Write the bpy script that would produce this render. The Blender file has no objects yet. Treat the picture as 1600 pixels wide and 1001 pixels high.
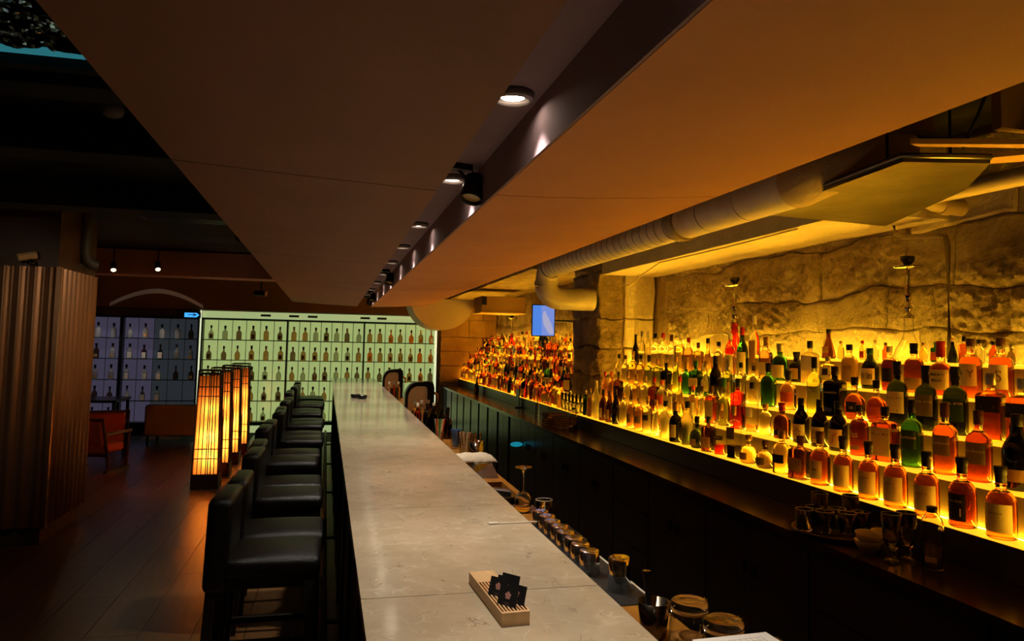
import bpy, bmesh, math, random
from mathutils import Vector, Matrix, noise
S = bpy.context.scene
C = S.collection
random.seed(7)
PI = math.pi

# ---------------------------------------------------------------- camera
F, CX, CY, HORIZ, ROLL, EYE = 1155.0, 800.0, 455.0, (521.0, 532.0), -0.02, 1.75
def _cam_axes():
    vy = Vector(((HORIZ[0]-CX)/F, -(HORIZ[1]-CY)/F, -1.0))
    p2 = Vector(((HORIZ[0]+1000-CX)/F, -(HORIZ[1]-ROLL*1000-CY)/F, -1.0))
    vz = p2.cross(vy).normalized()
    if vz.y < 0: vz = -vz
    vy.normalize()
    return vy.cross(vz), vy, vz
VX, VY, VZ = _cam_axes()
RW = Matrix((VX, VY, VZ))                     # camera coords -> world
cam_data = bpy.data.cameras.new('camera')
cam = bpy.data.objects.new('camera', cam_data); C.objects.link(cam)
cam_data.sensor_fit = 'HORIZONTAL'; cam_data.sensor_width = 36.0
cam_data.lens = 36.0*F/1600.0
cam_data.shift_y = (CY-500.5)/1600.0
cam_data.clip_start = 0.05; cam_data.clip_end = 60
cam.matrix_world = Matrix.Translation((0, 0, EYE)) @ RW.to_4x4()
S.camera = cam
def wray(px, py): return RW @ Vector(((px-CX)/F, -(py-CY)/F, -1.0))
def on_x(px, py, X):
    d = wray(px, py); return Vector((0, 0, EYE)) + d*(X/d.x)
def on_z(px, py, Z):
    d = wray(px, py); return Vector((0, 0, EYE)) + d*((Z-EYE)/d.z)
def depth(p): return -((RW.transposed() @ (Vector(p)-Vector((0, 0, EYE)))).z)

# ---------------------------------------------------------------- world, exposure
w = bpy.data.worlds.new('world'); S.world = w; w.use_nodes = True
w.node_tree.nodes['Background'].inputs[0].default_value = (0.9, 0.75, 0.6, 1)
w.node_tree.nodes['Background'].inputs[1].default_value = 0.010
S.view_settings.view_transform = 'Standard'
S.view_settings.look = 'None'
S.view_settings.exposure = 0.0
S.view_settings.gamma = 1.0
S.view_settings.use_curve_mapping = False
SHELF_POWER = 1.5
STRIP_POWER = 120.0
DOWN_POWER = 66.0

# ---------------------------------------------------------------- materials
def lin(c):
    def f(v):
        v /= 255.0
        return v/12.92 if v <= 0.04045 else ((v+0.055)/1.055)**2.4
    return (f(c[0]), f(c[1]), f(c[2]), 1.0)
MATS = {}
def mat(name, col, rough=0.5, metal=0.0, col2=None, scale=8.0, bump=0.0, bscale=None, stretch=None, emit=None, power=0.0,
        trans=0.0, ior=1.45, spec=0.5, coat=0.0, contrast=(0.35, 0.65), bdist=0.02):
    if name in MATS: return MATS[name]
    m = bpy.data.materials.new(name); m.use_nodes = True
    nt = m.node_tree; b = nt.nodes['Principled BSDF']
    b.inputs['Base Color'].default_value = lin(col)
    b.inputs['Roughness'].default_value = rough
    b.inputs['Metallic'].default_value = metal
    b.inputs['IOR'].default_value = ior
    b.inputs['Specular IOR Level'].default_value = spec
    b.inputs['Transmission Weight'].default_value = trans
    b.inputs['Coat Weight'].default_value = coat
    if emit:
        b.inputs['Emission Color'].default_value = lin(emit); b.inputs['Emission Strength'].default_value = power
    if col2 or bump:
        tc = nt.nodes.new('ShaderNodeTexCoord'); mp = nt.nodes.new('ShaderNodeMapping')
        nt.links.new(tc.outputs['Object'], mp.inputs['Vector'])
        if stretch: mp.inputs['Scale'].default_value = stretch
        if col2:
            n = nt.nodes.new('ShaderNodeTexNoise'); n.inputs['Scale'].default_value = scale
            n.inputs['Detail'].default_value = 6.0; n.inputs['Roughness'].default_value = 0.6
            r = nt.nodes.new('ShaderNodeValToRGB')
            r.color_ramp.elements[0].position = contrast[0]; r.color_ramp.elements[1].position = contrast[1]
            r.color_ramp.elements[0].color = lin(col); r.color_ramp.elements[1].color = lin(col2)
            nt.links.new(mp.outputs['Vector'], n.inputs['Vector'])
            nt.links.new(n.outputs['Fac'], r.inputs['Fac']); nt.links.new(r.outputs['Color'], b.inputs['Base Color'])
        if bump:
            n2 = nt.nodes.new('ShaderNodeTexNoise'); n2.inputs['Scale'].default_value = bscale or scale*3
            n2.inputs['Detail'].default_value = 8.0; n2.inputs['Roughness'].default_value = 0.65
            bp = nt.nodes.new('ShaderNodeBump'); bp.inputs['Strength'].default_value = bump
            bp.inputs['Distance'].default_value = bdist
            nt.links.new(mp.outputs['Vector'], n2.inputs['Vector'])
            nt.links.new(n2.outputs['Fac'], bp.inputs['Height']); nt.links.new(bp.outputs['Normal'], b.inputs['Normal'])
    MATS[name] = m
    return m
def thin_glass(name, tint=(250, 250, 245), gloss=1.0):
    if name in MATS: return MATS[name]
    m = bpy.data.materials.new(name); m.use_nodes = True; nt = m.node_tree
    nt.nodes.remove(nt.nodes['Principled BSDF']); out = nt.nodes['Material Output']
    t = nt.nodes.new('ShaderNodeBsdfTransparent'); t.inputs[0].default_value = lin(tint)
    g = nt.nodes.new('ShaderNodeBsdfGlossy'); g.inputs['Roughness'].default_value = 0.04
    tn = nt.nodes.new('ShaderNodeMixRGB'); tn.inputs[1].default_value = lin(tint); tn.inputs[2].default_value = lin(tuple(int(c*0.42) for c in tint))
    lw = nt.nodes.new('ShaderNodeLayerWeight'); lw.inputs['Blend'].default_value = 0.5
    pw = nt.nodes.new('ShaderNodeMath'); pw.operation = 'POWER'; pw.inputs[1].default_value = 3.0
    fr = nt.nodes.new('ShaderNodeMath'); fr.operation = 'MULTIPLY_ADD'; fr.inputs[1].default_value = 0.6; fr.inputs[2].default_value = 0.05
    nt.links.new(pw.outputs[0], tn.inputs[0]); nt.links.new(tn.outputs[0], t.inputs[0])
    nt.links.new(lw.outputs['Facing'], pw.inputs[0]); nt.links.new(pw.outputs[0], fr.inputs[0])
    mx = nt.nodes.new('ShaderNodeMixShader')
    nt.links.new(fr.outputs[0], mx.inputs[0]); nt.links.new(t.outputs[0], mx.inputs[1]); nt.links.new(g.outputs[0], mx.inputs[2])
    nt.links.new(mx.outputs[0], out.inputs['Surface'])
    MATS[name] = m
    return m
def emitter(name, col, power):
    if name in MATS: return MATS[name]
    m = bpy.data.materials.new(name); m.use_nodes = True; nt = m.node_tree
    nt.nodes.remove(nt.nodes['Principled BSDF'])
    e = nt.nodes.new('ShaderNodeEmission'); e.inputs[0].default_value = lin(col); e.inputs[1].default_value = power
    nt.links.new(e.outputs[0], nt.nodes['Material Output'].inputs['Surface'])
    MATS[name] = m
    return m

def marble():
    m = mat('pale_stone_top', (160, 144, 118), 0.13, col2=(180, 164, 138), scale=7.0, spec=0.5, contrast=(0.3, 0.72))
    nt = m.node_tree; b = nt.nodes['Principled BSDF']
    src = b.inputs['Base Color'].links[0].from_socket
    tc = nt.nodes.new('ShaderNodeTexCoord')
    def veins(scale, width, colour, prev, dscale, amount):
        n = nt.nodes.new('ShaderNodeTexNoise'); n.inputs['Scale'].default_value = dscale; n.inputs['Detail'].default_value = 4
        nt.links.new(tc.outputs['Object'], n.inputs['Vector'])
        ad = nt.nodes.new('ShaderNodeMixRGB'); ad.blend_type = 'ADD'; ad.inputs[0].default_value = 0.16
        nt.links.new(tc.outputs['Object'], ad.inputs[1]); nt.links.new(n.outputs['Color'], ad.inputs[2])
        v = nt.nodes.new('ShaderNodeTexVoronoi'); v.feature = 'DISTANCE_TO_EDGE'; v.inputs['Scale'].default_value = scale
        nt.links.new(ad.outputs[0], v.inputs['Vector'])
        mk = nt.nodes.new('ShaderNodeTexNoise'); mk.inputs['Scale'].default_value = scale*0.9; mk.inputs['Detail'].default_value = 3
        nt.links.new(tc.outputs['Object'], mk.inputs['Vector'])
        r = nt.nodes.new('ShaderNodeValToRGB'); r.color_ramp.elements[0].position = 0.0; r.color_ramp.elements[1].position = width
        r.color_ramp.elements[0].color = (1, 1, 1, 1); r.color_ramp.elements[1].color = (0, 0, 0, 1)
        nt.links.new(v.outputs['Distance'], r.inputs['Fac'])
        r2 = nt.nodes.new('ShaderNodeValToRGB'); r2.color_ramp.elements[0].position = 0.52; r2.color_ramp.elements[1].position = 0.66
        nt.links.new(mk.outputs['Fac'], r2.inputs['Fac'])
        mu0 = nt.nodes.new('ShaderNodeMath'); mu0.operation = 'MULTIPLY'
        nt.links.new(r.outputs['Color'], mu0.inputs[0]); nt.links.new(r2.outputs['Color'], mu0.inputs[1])
        mu = nt.nodes.new('ShaderNodeMath'); mu.operation = 'MULTIPLY'; mu.inputs[1].default_value = amount
        nt.links.new(mu0.outputs[0], mu.inputs[0])
        mx = nt.nodes.new('ShaderNodeMixRGB'); mx.inputs[2].default_value = lin(colour)
        nt.links.new(mu.outputs[0], mx.inputs[0]); nt.links.new(prev, mx.inputs[1])
        return mx.outputs[0]
    o = veins(8.0, 0.07, (204, 190, 166), src, 4.0, 0.4)
    o = veins(17.0, 0.05, (210, 198, 176), o, 7.0, 0.5)
    o = veins(13.0, 0.022, (92, 78, 62), o, 9.0, 0.75)
    nt.links.new(o, b.inputs['Base Color'])
    return m

M_STONE = marble()
M_BLACKWOOD = mat('black_stained_wood', (20, 17, 14), 0.42, col2=(30, 25, 20), scale=3, stretch=(1, 1, 0.15), bump=0.05, bscale=30)
M_CABINET = mat('charcoal_cabinet_paint', (60, 58, 51), 0.3, col2=(68, 66, 58), scale=4, stretch=(1, 1, 0.1))
M_DARKGAP = mat('black_recess', (8, 8, 8), 0.8)
M_LEATHER = mat('black_leather', (15, 13, 12), 0.32, spec=0.5, bump=0.3, bscale=130, col2=(20, 17, 15), scale=10)
M_CEIL_DARK = mat('black_painted_ceiling', (16, 14, 13), 0.9, col2=(24, 21, 18), scale=3, bump=0.4, bscale=10)
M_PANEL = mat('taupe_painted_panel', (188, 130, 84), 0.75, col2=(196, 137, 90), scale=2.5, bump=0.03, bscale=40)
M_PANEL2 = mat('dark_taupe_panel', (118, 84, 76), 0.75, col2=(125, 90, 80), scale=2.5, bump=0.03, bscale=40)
M_PLUM = mat('plum_painted_recess', (132, 110, 118), 0.85, col2=(142, 118, 126), scale=3)
M_CONC = mat('rough_concrete', (160, 143, 108), 0.9, col2=(228, 212, 176), scale=3.2, bump=1.0, bscale=34, contrast=(0.3, 0.62), bdist=0.06)
M_CONC2 = mat('pale_plaster', (214, 198, 164), 0.9, col2=(228, 214, 184), scale=4, bump=0.7, bscale=16, bdist=0.04)
M_CONC3 = mat('brown_stone', (150, 130, 96), 0.92, col2=(186, 166, 128), scale=6, bump=1.0, bscale=26, bdist=0.05)
M_MORTAR = mat('wall_mortar', (140, 122, 92), 0.95, col2=(165, 146, 112), scale=9, bump=1.0, bscale=30)
M_GALV = mat('galvanised_steel', (226, 218, 198), 0.45, 0.15, col2=(204, 196, 176), scale=6, bump=0.1, bscale=18)
M_STEEL = mat('brushed_steel', (150, 148, 142), 0.3, 1.0, col2=(128, 126, 120), scale=20)
M_CHROME = mat('chrome', (200, 198, 190), 0.12, 1.0)
M_BLACKMETAL = mat('black_metal', (15, 15, 16), 0.4, 0.4)
M_BLACKPL = mat('black_plastic', (12, 12, 13), 0.28)
M_BROWNWOOD = mat('red_brown_wood', (52, 26, 16), 0.45, col2=(66, 34, 20), scale=4, stretch=(1, 1, 0.1))
M_OAK = mat('light_oak', (196, 156, 108), 0.5, col2=(214, 174, 124), scale=6, stretch=(4, 0.6, 4), bump=0.04)
M_WORKWOOD = mat('ochre_work_surface', (168, 112, 36), 0.42, col2=(134, 84, 24), scale=5, stretch=(2, 0.5, 2))
M_WHITE = mat('white_ceramic', (214, 206, 190), 0.3)
M_CLOTH = mat('cream_towel', (206, 192, 166), 0.95, bump=0.5, bscale=60)
M_PAPER = mat('white_paper', (226, 220, 210), 0.9, col2=(218, 212, 202), scale=3)
M_CREAM = mat('cream_label_paper', (232, 214, 164), 0.8, col2=(224, 204, 150), scale=12)
M_GLASS = thin_glass('clear_thin_glass')
M_TRAY = mat('brown_tray', (40, 26, 16), 0.3)

# ---------------------------------------------------------------- mesh helpers
class MB:
    """Collects geometry for one mesh."""
    def __init__(s): s.v = []; s.f = []; s.smooth = []
    def add(s, vs, fs, smooth=False):
        o = len(s.v); s.v += [tuple(x) for x in vs]
        s.f += [tuple(i+o for i in f) for f in fs]; s.smooth += [smooth]*len(fs)
    def box(s, x0, x1, y0, y1, z0, z1):
        s.add([(x0, y0, z0), (x1, y0, z0), (x1, y1, z0), (x0, y1, z0), (x0, y0, z1), (x1, y0, z1), (x1, y1, z1), (x0, y1, z1)],
              [(3, 2, 1, 0), (4, 5, 6, 7), (0, 1, 5, 4), (1, 2, 6, 5), (2, 3, 7, 6), (3, 0, 4, 7)])
    def prism(s, poly, z0, z1):
        n = len(poly)
        s.add([(p[0], p[1], z0) for p in poly]+[(p[0], p[1], z1) for p in poly],
              [tuple(range(n-1, -1, -1)), tuple(range(n, 2*n))]+[(i, (i+1) % n, n+(i+1) % n, n+i) for i in range(n)])
    def extrude_y(s, poly, y0, y1, smooth=False):
        n = len(poly)
        s.add([(p[0], y0, p[1]) for p in poly]+[(p[0], y1, p[1]) for p in poly],
              [tuple(range(n)), tuple(range(2*n-1, n-1, -1))]+[((i+1) % n, i, n+i, n+(i+1) % n) for i in range(n)], smooth)
    def lathe(s, prof, seg=20, cx=0, cy=0, smooth=True, close_top=True, close_bot=True):
        n = len(prof); vs = []
        for r, z in prof:
            for k in range(seg):
                a = 2*PI*k/seg; vs.append((cx+r*math.cos(a), cy+r*math.sin(a), z))
        fs = [(i*seg+k, i*seg+(k+1) % seg, (i+1)*seg+(k+1) % seg, (i+1)*seg+k) for i in range(n-1) for k in range(seg)]
        s.add(vs, fs, smooth)
        if close_bot: s.add([vs[k] for k in range(seg)], [tuple(range(seg-1, -1, -1))])
        if close_top: s.add([vs[(n-1)*seg+k] for k in range(seg)], [tuple(range(seg))])
    def tube(s, pts, r, seg=10, caps=True):
        pts = [Vector(p) for p in pts]; n = len(pts); vs = []
        rr = r if isinstance(r, (list, tuple)) else [r]*n
        up = Vector((0, 0, 1))
        for i, p in enumerate(pts):
            t = (pts[min(i+1, n-1)]-pts[max(i-1, 0)]).normalized()
            a = t.cross(up)
            if a.length < 1e-3: a = t.cross(Vector((1, 0, 0)))
            a.normalize(); b = a.cross(t).normalized()
            for k in range(seg):
                q = 2*PI*k/seg; vs.append(p+(a*math.cos(q)+b*math.sin(q))*rr[i])
        fs = [(i*seg+k, (i+1)*seg+k, (i+1)*seg+(k+1) % seg, i*seg+(k+1) % seg) for i in range(n-1) for k in range(seg)]
        s.add(vs, fs, True)
        if caps:
            s.add(vs[:seg], [tuple(range(seg))]); s.add(vs[-seg:], [tuple(range(seg-1, -1, -1))])
    def mesh(s, name):
        me = bpy.data.meshes.new(name); me.from_pydata(s.v, [], s.f)
        me.polygons.foreach_set('use_smooth', s.smooth); me.update()
        return me
def rbox(x0, x1, y0, y1, z0, z1, r=0.01, seg=2, crown=0.0, name='rounded'):
    bm = bmesh.new(); bmesh.ops.create_cube(bm, size=1.0)
    sx, sy, sz = x1-x0, y1-y0, z1-z0
    for v in bm.verts: v.co = Vector((v.co.x*sx, v.co.y*sy, v.co.z*sz))
    bmesh.ops.bevel(bm, geom=bm.edges[:], offset=r, segments=seg, affect='EDGES', profile=0.5)
    if crown:
        bmesh.ops.subdivide_edges(bm, edges=[e for e in bm.edges if e.calc_length() > min(sx, sy)*0.4], cuts=5, use_grid_fill=True)
        for v in bm.verts:
            if v.co.z > 0:
                v.co.z += crown*(1-(2*v.co.x/sx)**2)*(1-(2*v.co.y/sy)**2)
    for v in bm.verts: v.co += Vector(((x0+x1)/2, (y0+y1)/2, (z0+z1)/2))
    me = bpy.data.meshes.new(name); bm.to_mesh(me); bm.free()
    me.polygons.foreach_set('use_smooth', [True]*len(me.polygons))
    return me
def ob(name, geo, material, parent=None, loc=None):
    me = geo.mesh(name) if isinstance(geo, MB) else geo
    if material and not me.materials: me.materials.append(material)
    o = bpy.data.objects.new(name, me); C.objects.link(o)
    if parent: o.parent = parent
    if loc: o.location = loc
    return o
def tag(o, label=None, cat=None, group=None, kind=None):
    if label: o['label'] = label
    if cat: o['category'] = cat
    if group: o['group'] = group
    if kind: o['kind'] = kind
    return o
def thing(name, label, cat, loc=(0, 0, 0), rz=0.0, group=None, scale=None):
    o = bpy.data.objects.new(name, None); C.objects.link(o)
    o.empty_display_size = 0.05
    o.location = loc; o.rotation_euler = (0, 0, rz)
    if scale: o.scale = scale
    return tag(o, label, cat, group)
def struct(name, geo, material, label=None):
    return tag(ob(name, geo, material), label, None, None, 'structure')
def bx(*a):
    m = MB(); m.box(*a); return m
def copy_tree(root, loc, rz=None, label=None):
    r = root.copy(); C.objects.link(r); r.location = loc
    if rz is not None: r.rotation_euler = (0, 0, rz)
    if label: r['label'] = label
    for ch in list(root.children):
        c = ch.copy(); C.objects.link(c); c.parent = r
        for g in list(ch.children):
            d = g.copy(); C.objects.link(d); d.parent = c
    return r
def text_mesh(body, size, bold=0.0):
    cu = bpy.data.curves.new('lettering', 'FONT'); cu.body = body; cu.size = size
    cu.align_x = 'CENTER'; cu.align_y = 'CENTER'; cu.resolution_u = 3; cu.offset = bold
    o = bpy.data.objects.new('lettering', cu); C.objects.link(o)
    dg = bpy.context.evaluated_depsgraph_get()
    me = bpy.data.meshes.new_from_object(o.evaluated_get(dg))
    bpy.data.objects.remove(o); bpy.data.curves.remove(cu)
    return me
def spot(name, loc, aim, power, angle, col=(1, 0.86, 0.68), radius=0.03, blend=0.6, parent=None):
    l = bpy.data.lights.new(name, 'SPOT'); l.energy = power; l.spot_size = angle; l.spot_blend = blend
    l.color = col; l.shadow_soft_size = radius
    o = bpy.data.objects.new(name, l); C.objects.link(o)
    if parent: o.parent = parent
    o.location = loc
    o.rotation_euler = (Vector(aim)-Vector(loc)).to_track_quat('-Z', 'Y').to_euler()
    return o
def point(name, loc, power, col, radius=0.03, parent=None):
    l = bpy.data.lights.new(name, 'POINT'); l.energy = power; l.color = col; l.shadow_soft_size = radius
    o = bpy.data.objects.new(name, l); C.objects.link(o)
    if parent: o.parent = parent
    o.location = loc
    return o
ORD = ('first second third fourth fifth sixth seventh eighth ninth tenth eleventh twelfth thirteenth fourteenth fifteenth sixteenth '
       'seventeenth eighteenth nineteenth twentieth').split()
TENS = {2: 'twenty', 3: 'thirty', 4: 'forty', 5: 'fifty'}
def ordinal(i):                                  # 0-based
    if i < 20: return ORD[i]
    n = i+1; t, u = divmod(n, 10)
    return (TENS[t][:-1]+'ieth') if u == 0 else TENS[t]+'-'+ORD[u-1]

# ================================================================ SETTING
WALL_X, END_Y, LEFT_X = 3.2, 14.62, -6.2
# floor slab + planks
struct('floor', bx(LEFT_X, WALL_X+0.3, -1.5, END_Y+0.4, -0.1, -0.012), mat('dark_subfloor', (14, 10, 8), 0.8))
floor = bpy.data.objects['floor']
plank_mats = [mat('walnut_plank_%d' % i, c, 0.3, col2=c2, scale=5, stretch=(6, 0.5, 1), bump=0.08, bscale=9, spec=0.9)
              for i, (c, c2) in enumerate((((112, 78, 46), (132, 94, 56)), ((98, 68, 40), (120, 84, 50)), ((122, 86, 52), (140, 100, 62))))]
PW, PL = 0.3, 1.9
pl_mesh = []
for m in plank_mats:
    q = bx(0.002, PW-0.002, 0.002, PL-0.002, -0.02, 0); me = q.mesh('plank'); me.materials.append(m); pl_mesh.append(me)
for i in range(16):
    x = -4.65+i*PW
    y = -0.4-(i*0.73 % PL)
    while y < END_Y:
        if y+PL > 0.6 and y+PL < END_Y+0.35:
            o = bpy.data.objects.new('plank', pl_mesh[(i*5+int(y*3)) % 3]); C.objects.link(o); o.parent = floor; o.location = (x, y, 0)
        y += PL
struct('ceiling', bx(LEFT_X, WALL_X+0.3, -1.5, END_Y+0.4, 2.92, 3.02), M_CEIL_DARK)
struct('wall_left', bx(LEFT_X-0.1, LEFT_X, -1.5, END_Y+0.4, 0, 2.92), M_CEIL_DARK)
struct('wall_front', bx(LEFT_X, WALL_X+0.3, -1.6, -1.5, 0, 2.92), M_CEIL_DARK)

# ---- right stone wall: mortar backing + individually built rough stones
wall = struct('wall_right', bx(WALL_X+0.03, WALL_X+0.3, -1.5, END_Y+0.4, 0, 2.92), M_MORTAR)
def wall_depth(u, z):
    p = Vector((u, z, 0.3))
    big = noise.fractal(p*1.6, 1.0, 2.0, 3)*0.034
    pit = noise.ridged_multi_fractal(p*5.0+Vector((7, 3, 1)), 0.9, 2.2, 4, 0.9, 1.6)
    fine = noise.noise(p*24)*0.007+noise.noise(p*48)*0.004
    patch = min(1.0, max(0.0, noise.noise(p*1.1+Vector((4, 9, 2)))*3.0+0.55))    # some patches plastered smooth
    return big+patch*(pit*0.022+fine*3.4)+fine*0.25
def warp(u, z):
    p = Vector((u*1.9, z*1.9, 5.5))
    return u+0.07*noise.noise(p)+0.025*noise.noise(p*3), z+0.06*noise.noise(p+Vector((31, 7, 3)))+0.02*noise.noise(p*3.3+Vector((3, 3, 3)))
def rough_block(u0, u1, z0, z1, seed, nu, nz, thick):
    """Rough stone face looking towards -X at x=0; u runs along Y."""
    m = MB(); vs = []
    rnd = random.Random(seed); lift = rnd.uniform(-0.008, 0.012)
    for a in range(nz+1):
        for b in range(nu+1):
            s, t = b/nu, a/nz
            e = min(s*(u1-u0), (1-s)*(u1-u0), t*(z1-z0), (1-t)*(z1-z0))
            u, z = warp(u0+(u1-u0)*s, z0+(z1-z0)*t)
            vs.append((-(thick+lift)*min(1, e/0.016)**0.5-wall_depth(u, z)*min(1, 0.35+e/0.05), u, z))
    fs = [(a*(nu+1)+b, (a+1)*(nu+1)+b, (a+1)*(nu+1)+b+1, a*(nu+1)+b+1) for a in range(nz) for b in range(nu)]
    m.add(vs, fs, True)
    return m
rs = random.Random(3)
zc = 1.30
while zc < 2.8:
    hh = rs.uniform(0.2, 0.34)
    y = 0.6-rs.uniform(0, 0.5)
    while y < END_Y-0.2:
        L = rs.uniform(0.3, 0.85)
        if y+L < 7.0 or y > 7.6:
            big = y < 7
            mm = M_CONC if rs.random() < 0.85 else M_CONC2
            y1 = min(y+L-0.004, END_Y)
            ob('stone_block', rough_block(y, y1, zc, zc+hh-0.004, rs.randint(0, 9999), max(8, int((y1-y)*(105 if big else 24))), int(hh*(105 if big else 24)), 0.006),
               mm, wall, (WALL_X+0.02, 0, 0))
        y += L
    zc += hh

# ---- stone pillar
pil = struct('pillar', bx(2.63, WALL_X, 7.08, 7.88, 0, 2.9), M_MORTAR)
def stone_cuboid(x0, x1, y0, y1, z0, z1, seed, amp=0.03, n=22):
    bm = bmesh.new(); bmesh.ops.create_cube(bm, size=1.0)
    bmesh.ops.bevel(bm, geom=bm.edges[:], offset=0.03, segments=1, affect='EDGES')
    bmesh.ops.subdivide_edges(bm, edges=[e for e in bm.edges if e.calc_length() > 0.3], cuts=n, use_grid_fill=True)
    for v in bm.verts:
        p = Vector((x0+(v.co.x+0.5)*(x1-x0), y0+(v.co.y+0.5)*(y1-y0), z0+(v.co.z+0.5)*(z1-z0)))
        d = noise.noise_vector(p*3+Vector((seed, 0, 0)))*amp + noise.noise_vector(p*9+Vector((0, seed, 0)))*amp*0.6 + noise.noise_vector(p*24)*amp*0.35
        v.co = p+d
    me = bpy.data.meshes.new('stone_block'); bm.to_mesh(me); bm.free()
    me.polygons.foreach_set('use_smooth', [True]*len(me.polygons))
    return me
pz = [0.9, 1.46, 1.74, 2.03, 2.5, 2.88]
for i in range(5):
    ob('stone_block', stone_cuboid(2.6, 2.86, 7.05, 7.9, pz[i]+0.006, pz[i+1]-0.006, i*3.3), M_CONC3, pil)
    ob('stone_block', stone_cuboid(2.872, WALL_X, 7.05, 7.4, pz[i]+0.006, pz[i+1]-0.006, i*5.1+50, 0.012), M_CONC2, pil)

# ---- end wall behind the far shelves, and the bulkhead above the glass display
wb = struct('wall_back', bx(2.02, WALL_X+0.3, END_Y, END_Y+0.4, 0, 2.92), M_MORTAR)
for i, (z0, z1) in enumerate(((0.98, 1.3), (1.31, 1.58), (1.59, 1.86), (1.87, 2.2), (2.21, 2.6))):
    for k, (x0, x1) in enumerate(((2.06, 2.62), (2.63, 3.18)) if i % 2 else ((2.06, 2.9), (2.91, 3.18))):
        ob('stone_block', stone_cuboid(x0, x1, END_Y-0.05, END_Y+0.03, z0, z1, i*4+k, 0.012, 8), mat('ochre_stone', (176, 140, 92), 0.9, col2=(196, 160, 108), scale=5, bump=0.6, bscale=20), wb)
struct('wall_bulkhead', bx(LEFT_X, 2.02, END_Y-0.12, END_Y+0.4, 2.27, 2.92), mat('brown_bulkhead_paint', (112, 80, 64), 0.75, col2=(120, 86, 68), scale=2))
# ceiling beams
for i, (y0, y1, z0, z1, m) in enumerate(((3.15, 3.35, 2.72, 2.92, M_CEIL_DARK), (4.2, 4.45, 2.7, 2.92, M_CEIL_DARK), (6.0, 6.3, 2.7, 2.92, M_CEIL_DARK),
                                         (10.6, 11.0, 2.57, 2.9, mat('brown_beam_paint', (158, 104, 84), 0.7, col2=(168, 112, 90), scale=2)))):
    struct('trim_%d' % (i+1), bx(LEFT_X, -0.2, y0, y1, z0, z1), m)
b = MB(); b.box(2.62, WALL_X+0.02, 3.3, 7.04, 2.47, 2.9)
struct('beam_right', b, M_CONC2)
b = MB(); b.box(2.2, WALL_X+0.02, 8.2, END_Y, 2.62, 2.9)
struct('beam_far', b, M_CONC3)

# ---- suspended ceiling canopies above the bar
seams = [-1.0, 2.645, 5.3, 8.0, 10.2, 12.0]
def canopy(name, label, pts, thick, material):
    """pts: section polyline (x, z) left to right, extruded along Y board by board."""
    t = thing(name, label, 'ceiling panel')
    for a, b_ in zip(seams[:-1], seams[1:]):
        m = MB()
        def sec(y):
            k = 0.010*(y-2.6)
            return [(x+(-k if x < 0 else 0), z) for x, z in pts]
        lo0, lo1 = sec(a+0.005), sec(b_-0.005); n = len(pts)
        vs = [(x, a+0.005, z) for x, z in lo0]+[(x, b_-0.005, z) for x, z in lo1]+[(x, a+0.005, z+thick) for x, z in lo0]+[(x, b_-0.005, z+thick) for x, z in lo1]
        fs = []
        for i in range(n-1):
            fs.append((i, n+i, n+i+1, i+1)); fs.append((2*n+i, 2*n+i+1, 3*n+i+1, 3*n+i))
        fs += [(0, 2*n, 3*n, n), (n-1, 2*n-1, 4*n-1, 3*n-1)]
        fs += [(i, i+1, 2*n+i+1, 2*n+i) for i in range(n-1)]
        fs += [(n+i+1, n+i, 3*n+i, 3*n+i+1) for i in range(n-1)]
        m.add(vs, fs)
        ob('panel', m, material, t)
    return t
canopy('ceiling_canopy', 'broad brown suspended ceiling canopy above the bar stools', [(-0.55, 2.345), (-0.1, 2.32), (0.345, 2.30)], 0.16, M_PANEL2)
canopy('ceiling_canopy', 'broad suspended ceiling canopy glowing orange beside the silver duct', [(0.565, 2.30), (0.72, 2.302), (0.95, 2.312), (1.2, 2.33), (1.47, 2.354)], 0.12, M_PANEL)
struct('ceiling_recess', bx(0.2, 0.75, -1.0, 12.0, 2.462, 2.6), M_PLUM)
rl = MB(); rl.box(0.567, 0.60, -1.0, 12.0, 2.425, 2.462)
rl.box(0.556, 0.5645, -1.0, 12.0, 2.301, 2.462)
struct('ceiling_recess_lip', rl, M_PLUM)

# ================================================================ BAR
def bar_left(y): return 0.108-0.0088*y
bar = thing('bar_counter', 'long bar counter with pale veined stone top and black panelled base', 'bar counter')
ys = [0.25, 1.952, 2.975, 5.6, 8.2, 10.8, 13.35]
for a, b_ in zip(ys[:-1], ys[1:]):
    m = MB()
    m.prism([(bar_left(a), a+0.0015), (0.725, a+0.0015), (0.725, b_-0.0015), (bar_left(b_), b_-0.0015)], 1.058, 1.1)
    ob('stone_slab', m, M_STONE, bar)
m = MB(); m.prism([(bar_left(0.25)+0.035, 0.28), (0.70, 0.28), (0.70, 13.3), (bar_left(13.3)+0.035, 13.3)], 0.0, 1.03)
ob('base', m, M_BLACKWOOD, bar)
m = MB(); m.prism([(bar_left(0.25)+0.012, 0.26), (0.71, 0.26), (0.71, 13.33), (bar_left(13.3)+0.012, 13.33)], 1.03, 1.058)
ob('edge_trim', m, mat('dark_bronze_trim', (74, 58, 44), 0.35, 0.7), bar)
y = 0.7
while y < 13.2:
    p = MB(); p.box(bar_left(y)+0.018, bar_left(y)+0.04, y, y+0.05, 0.0, 1.03); ob('post', p, M_BLACKWOOD, bar); y += 0.9
m = MB(); m.tube([(bar_left(0.4)-0.07, 0.4, 0.2), (bar_left(13.2)-0.07, 13.2, 0.2)], 0.02, 8)
ob('foot_rail', m, M_BLACKMETAL, bar)
y = 0.7
while y < 13.2:
    q = MB(); q.box(bar_left(y)-0.075, bar_left(y)+0.03, y+0.01, y+0.04, 0.19, 0.21); ob('rail_bracket', q, M_BLACKMETAL, bar); y += 1.8

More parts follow.
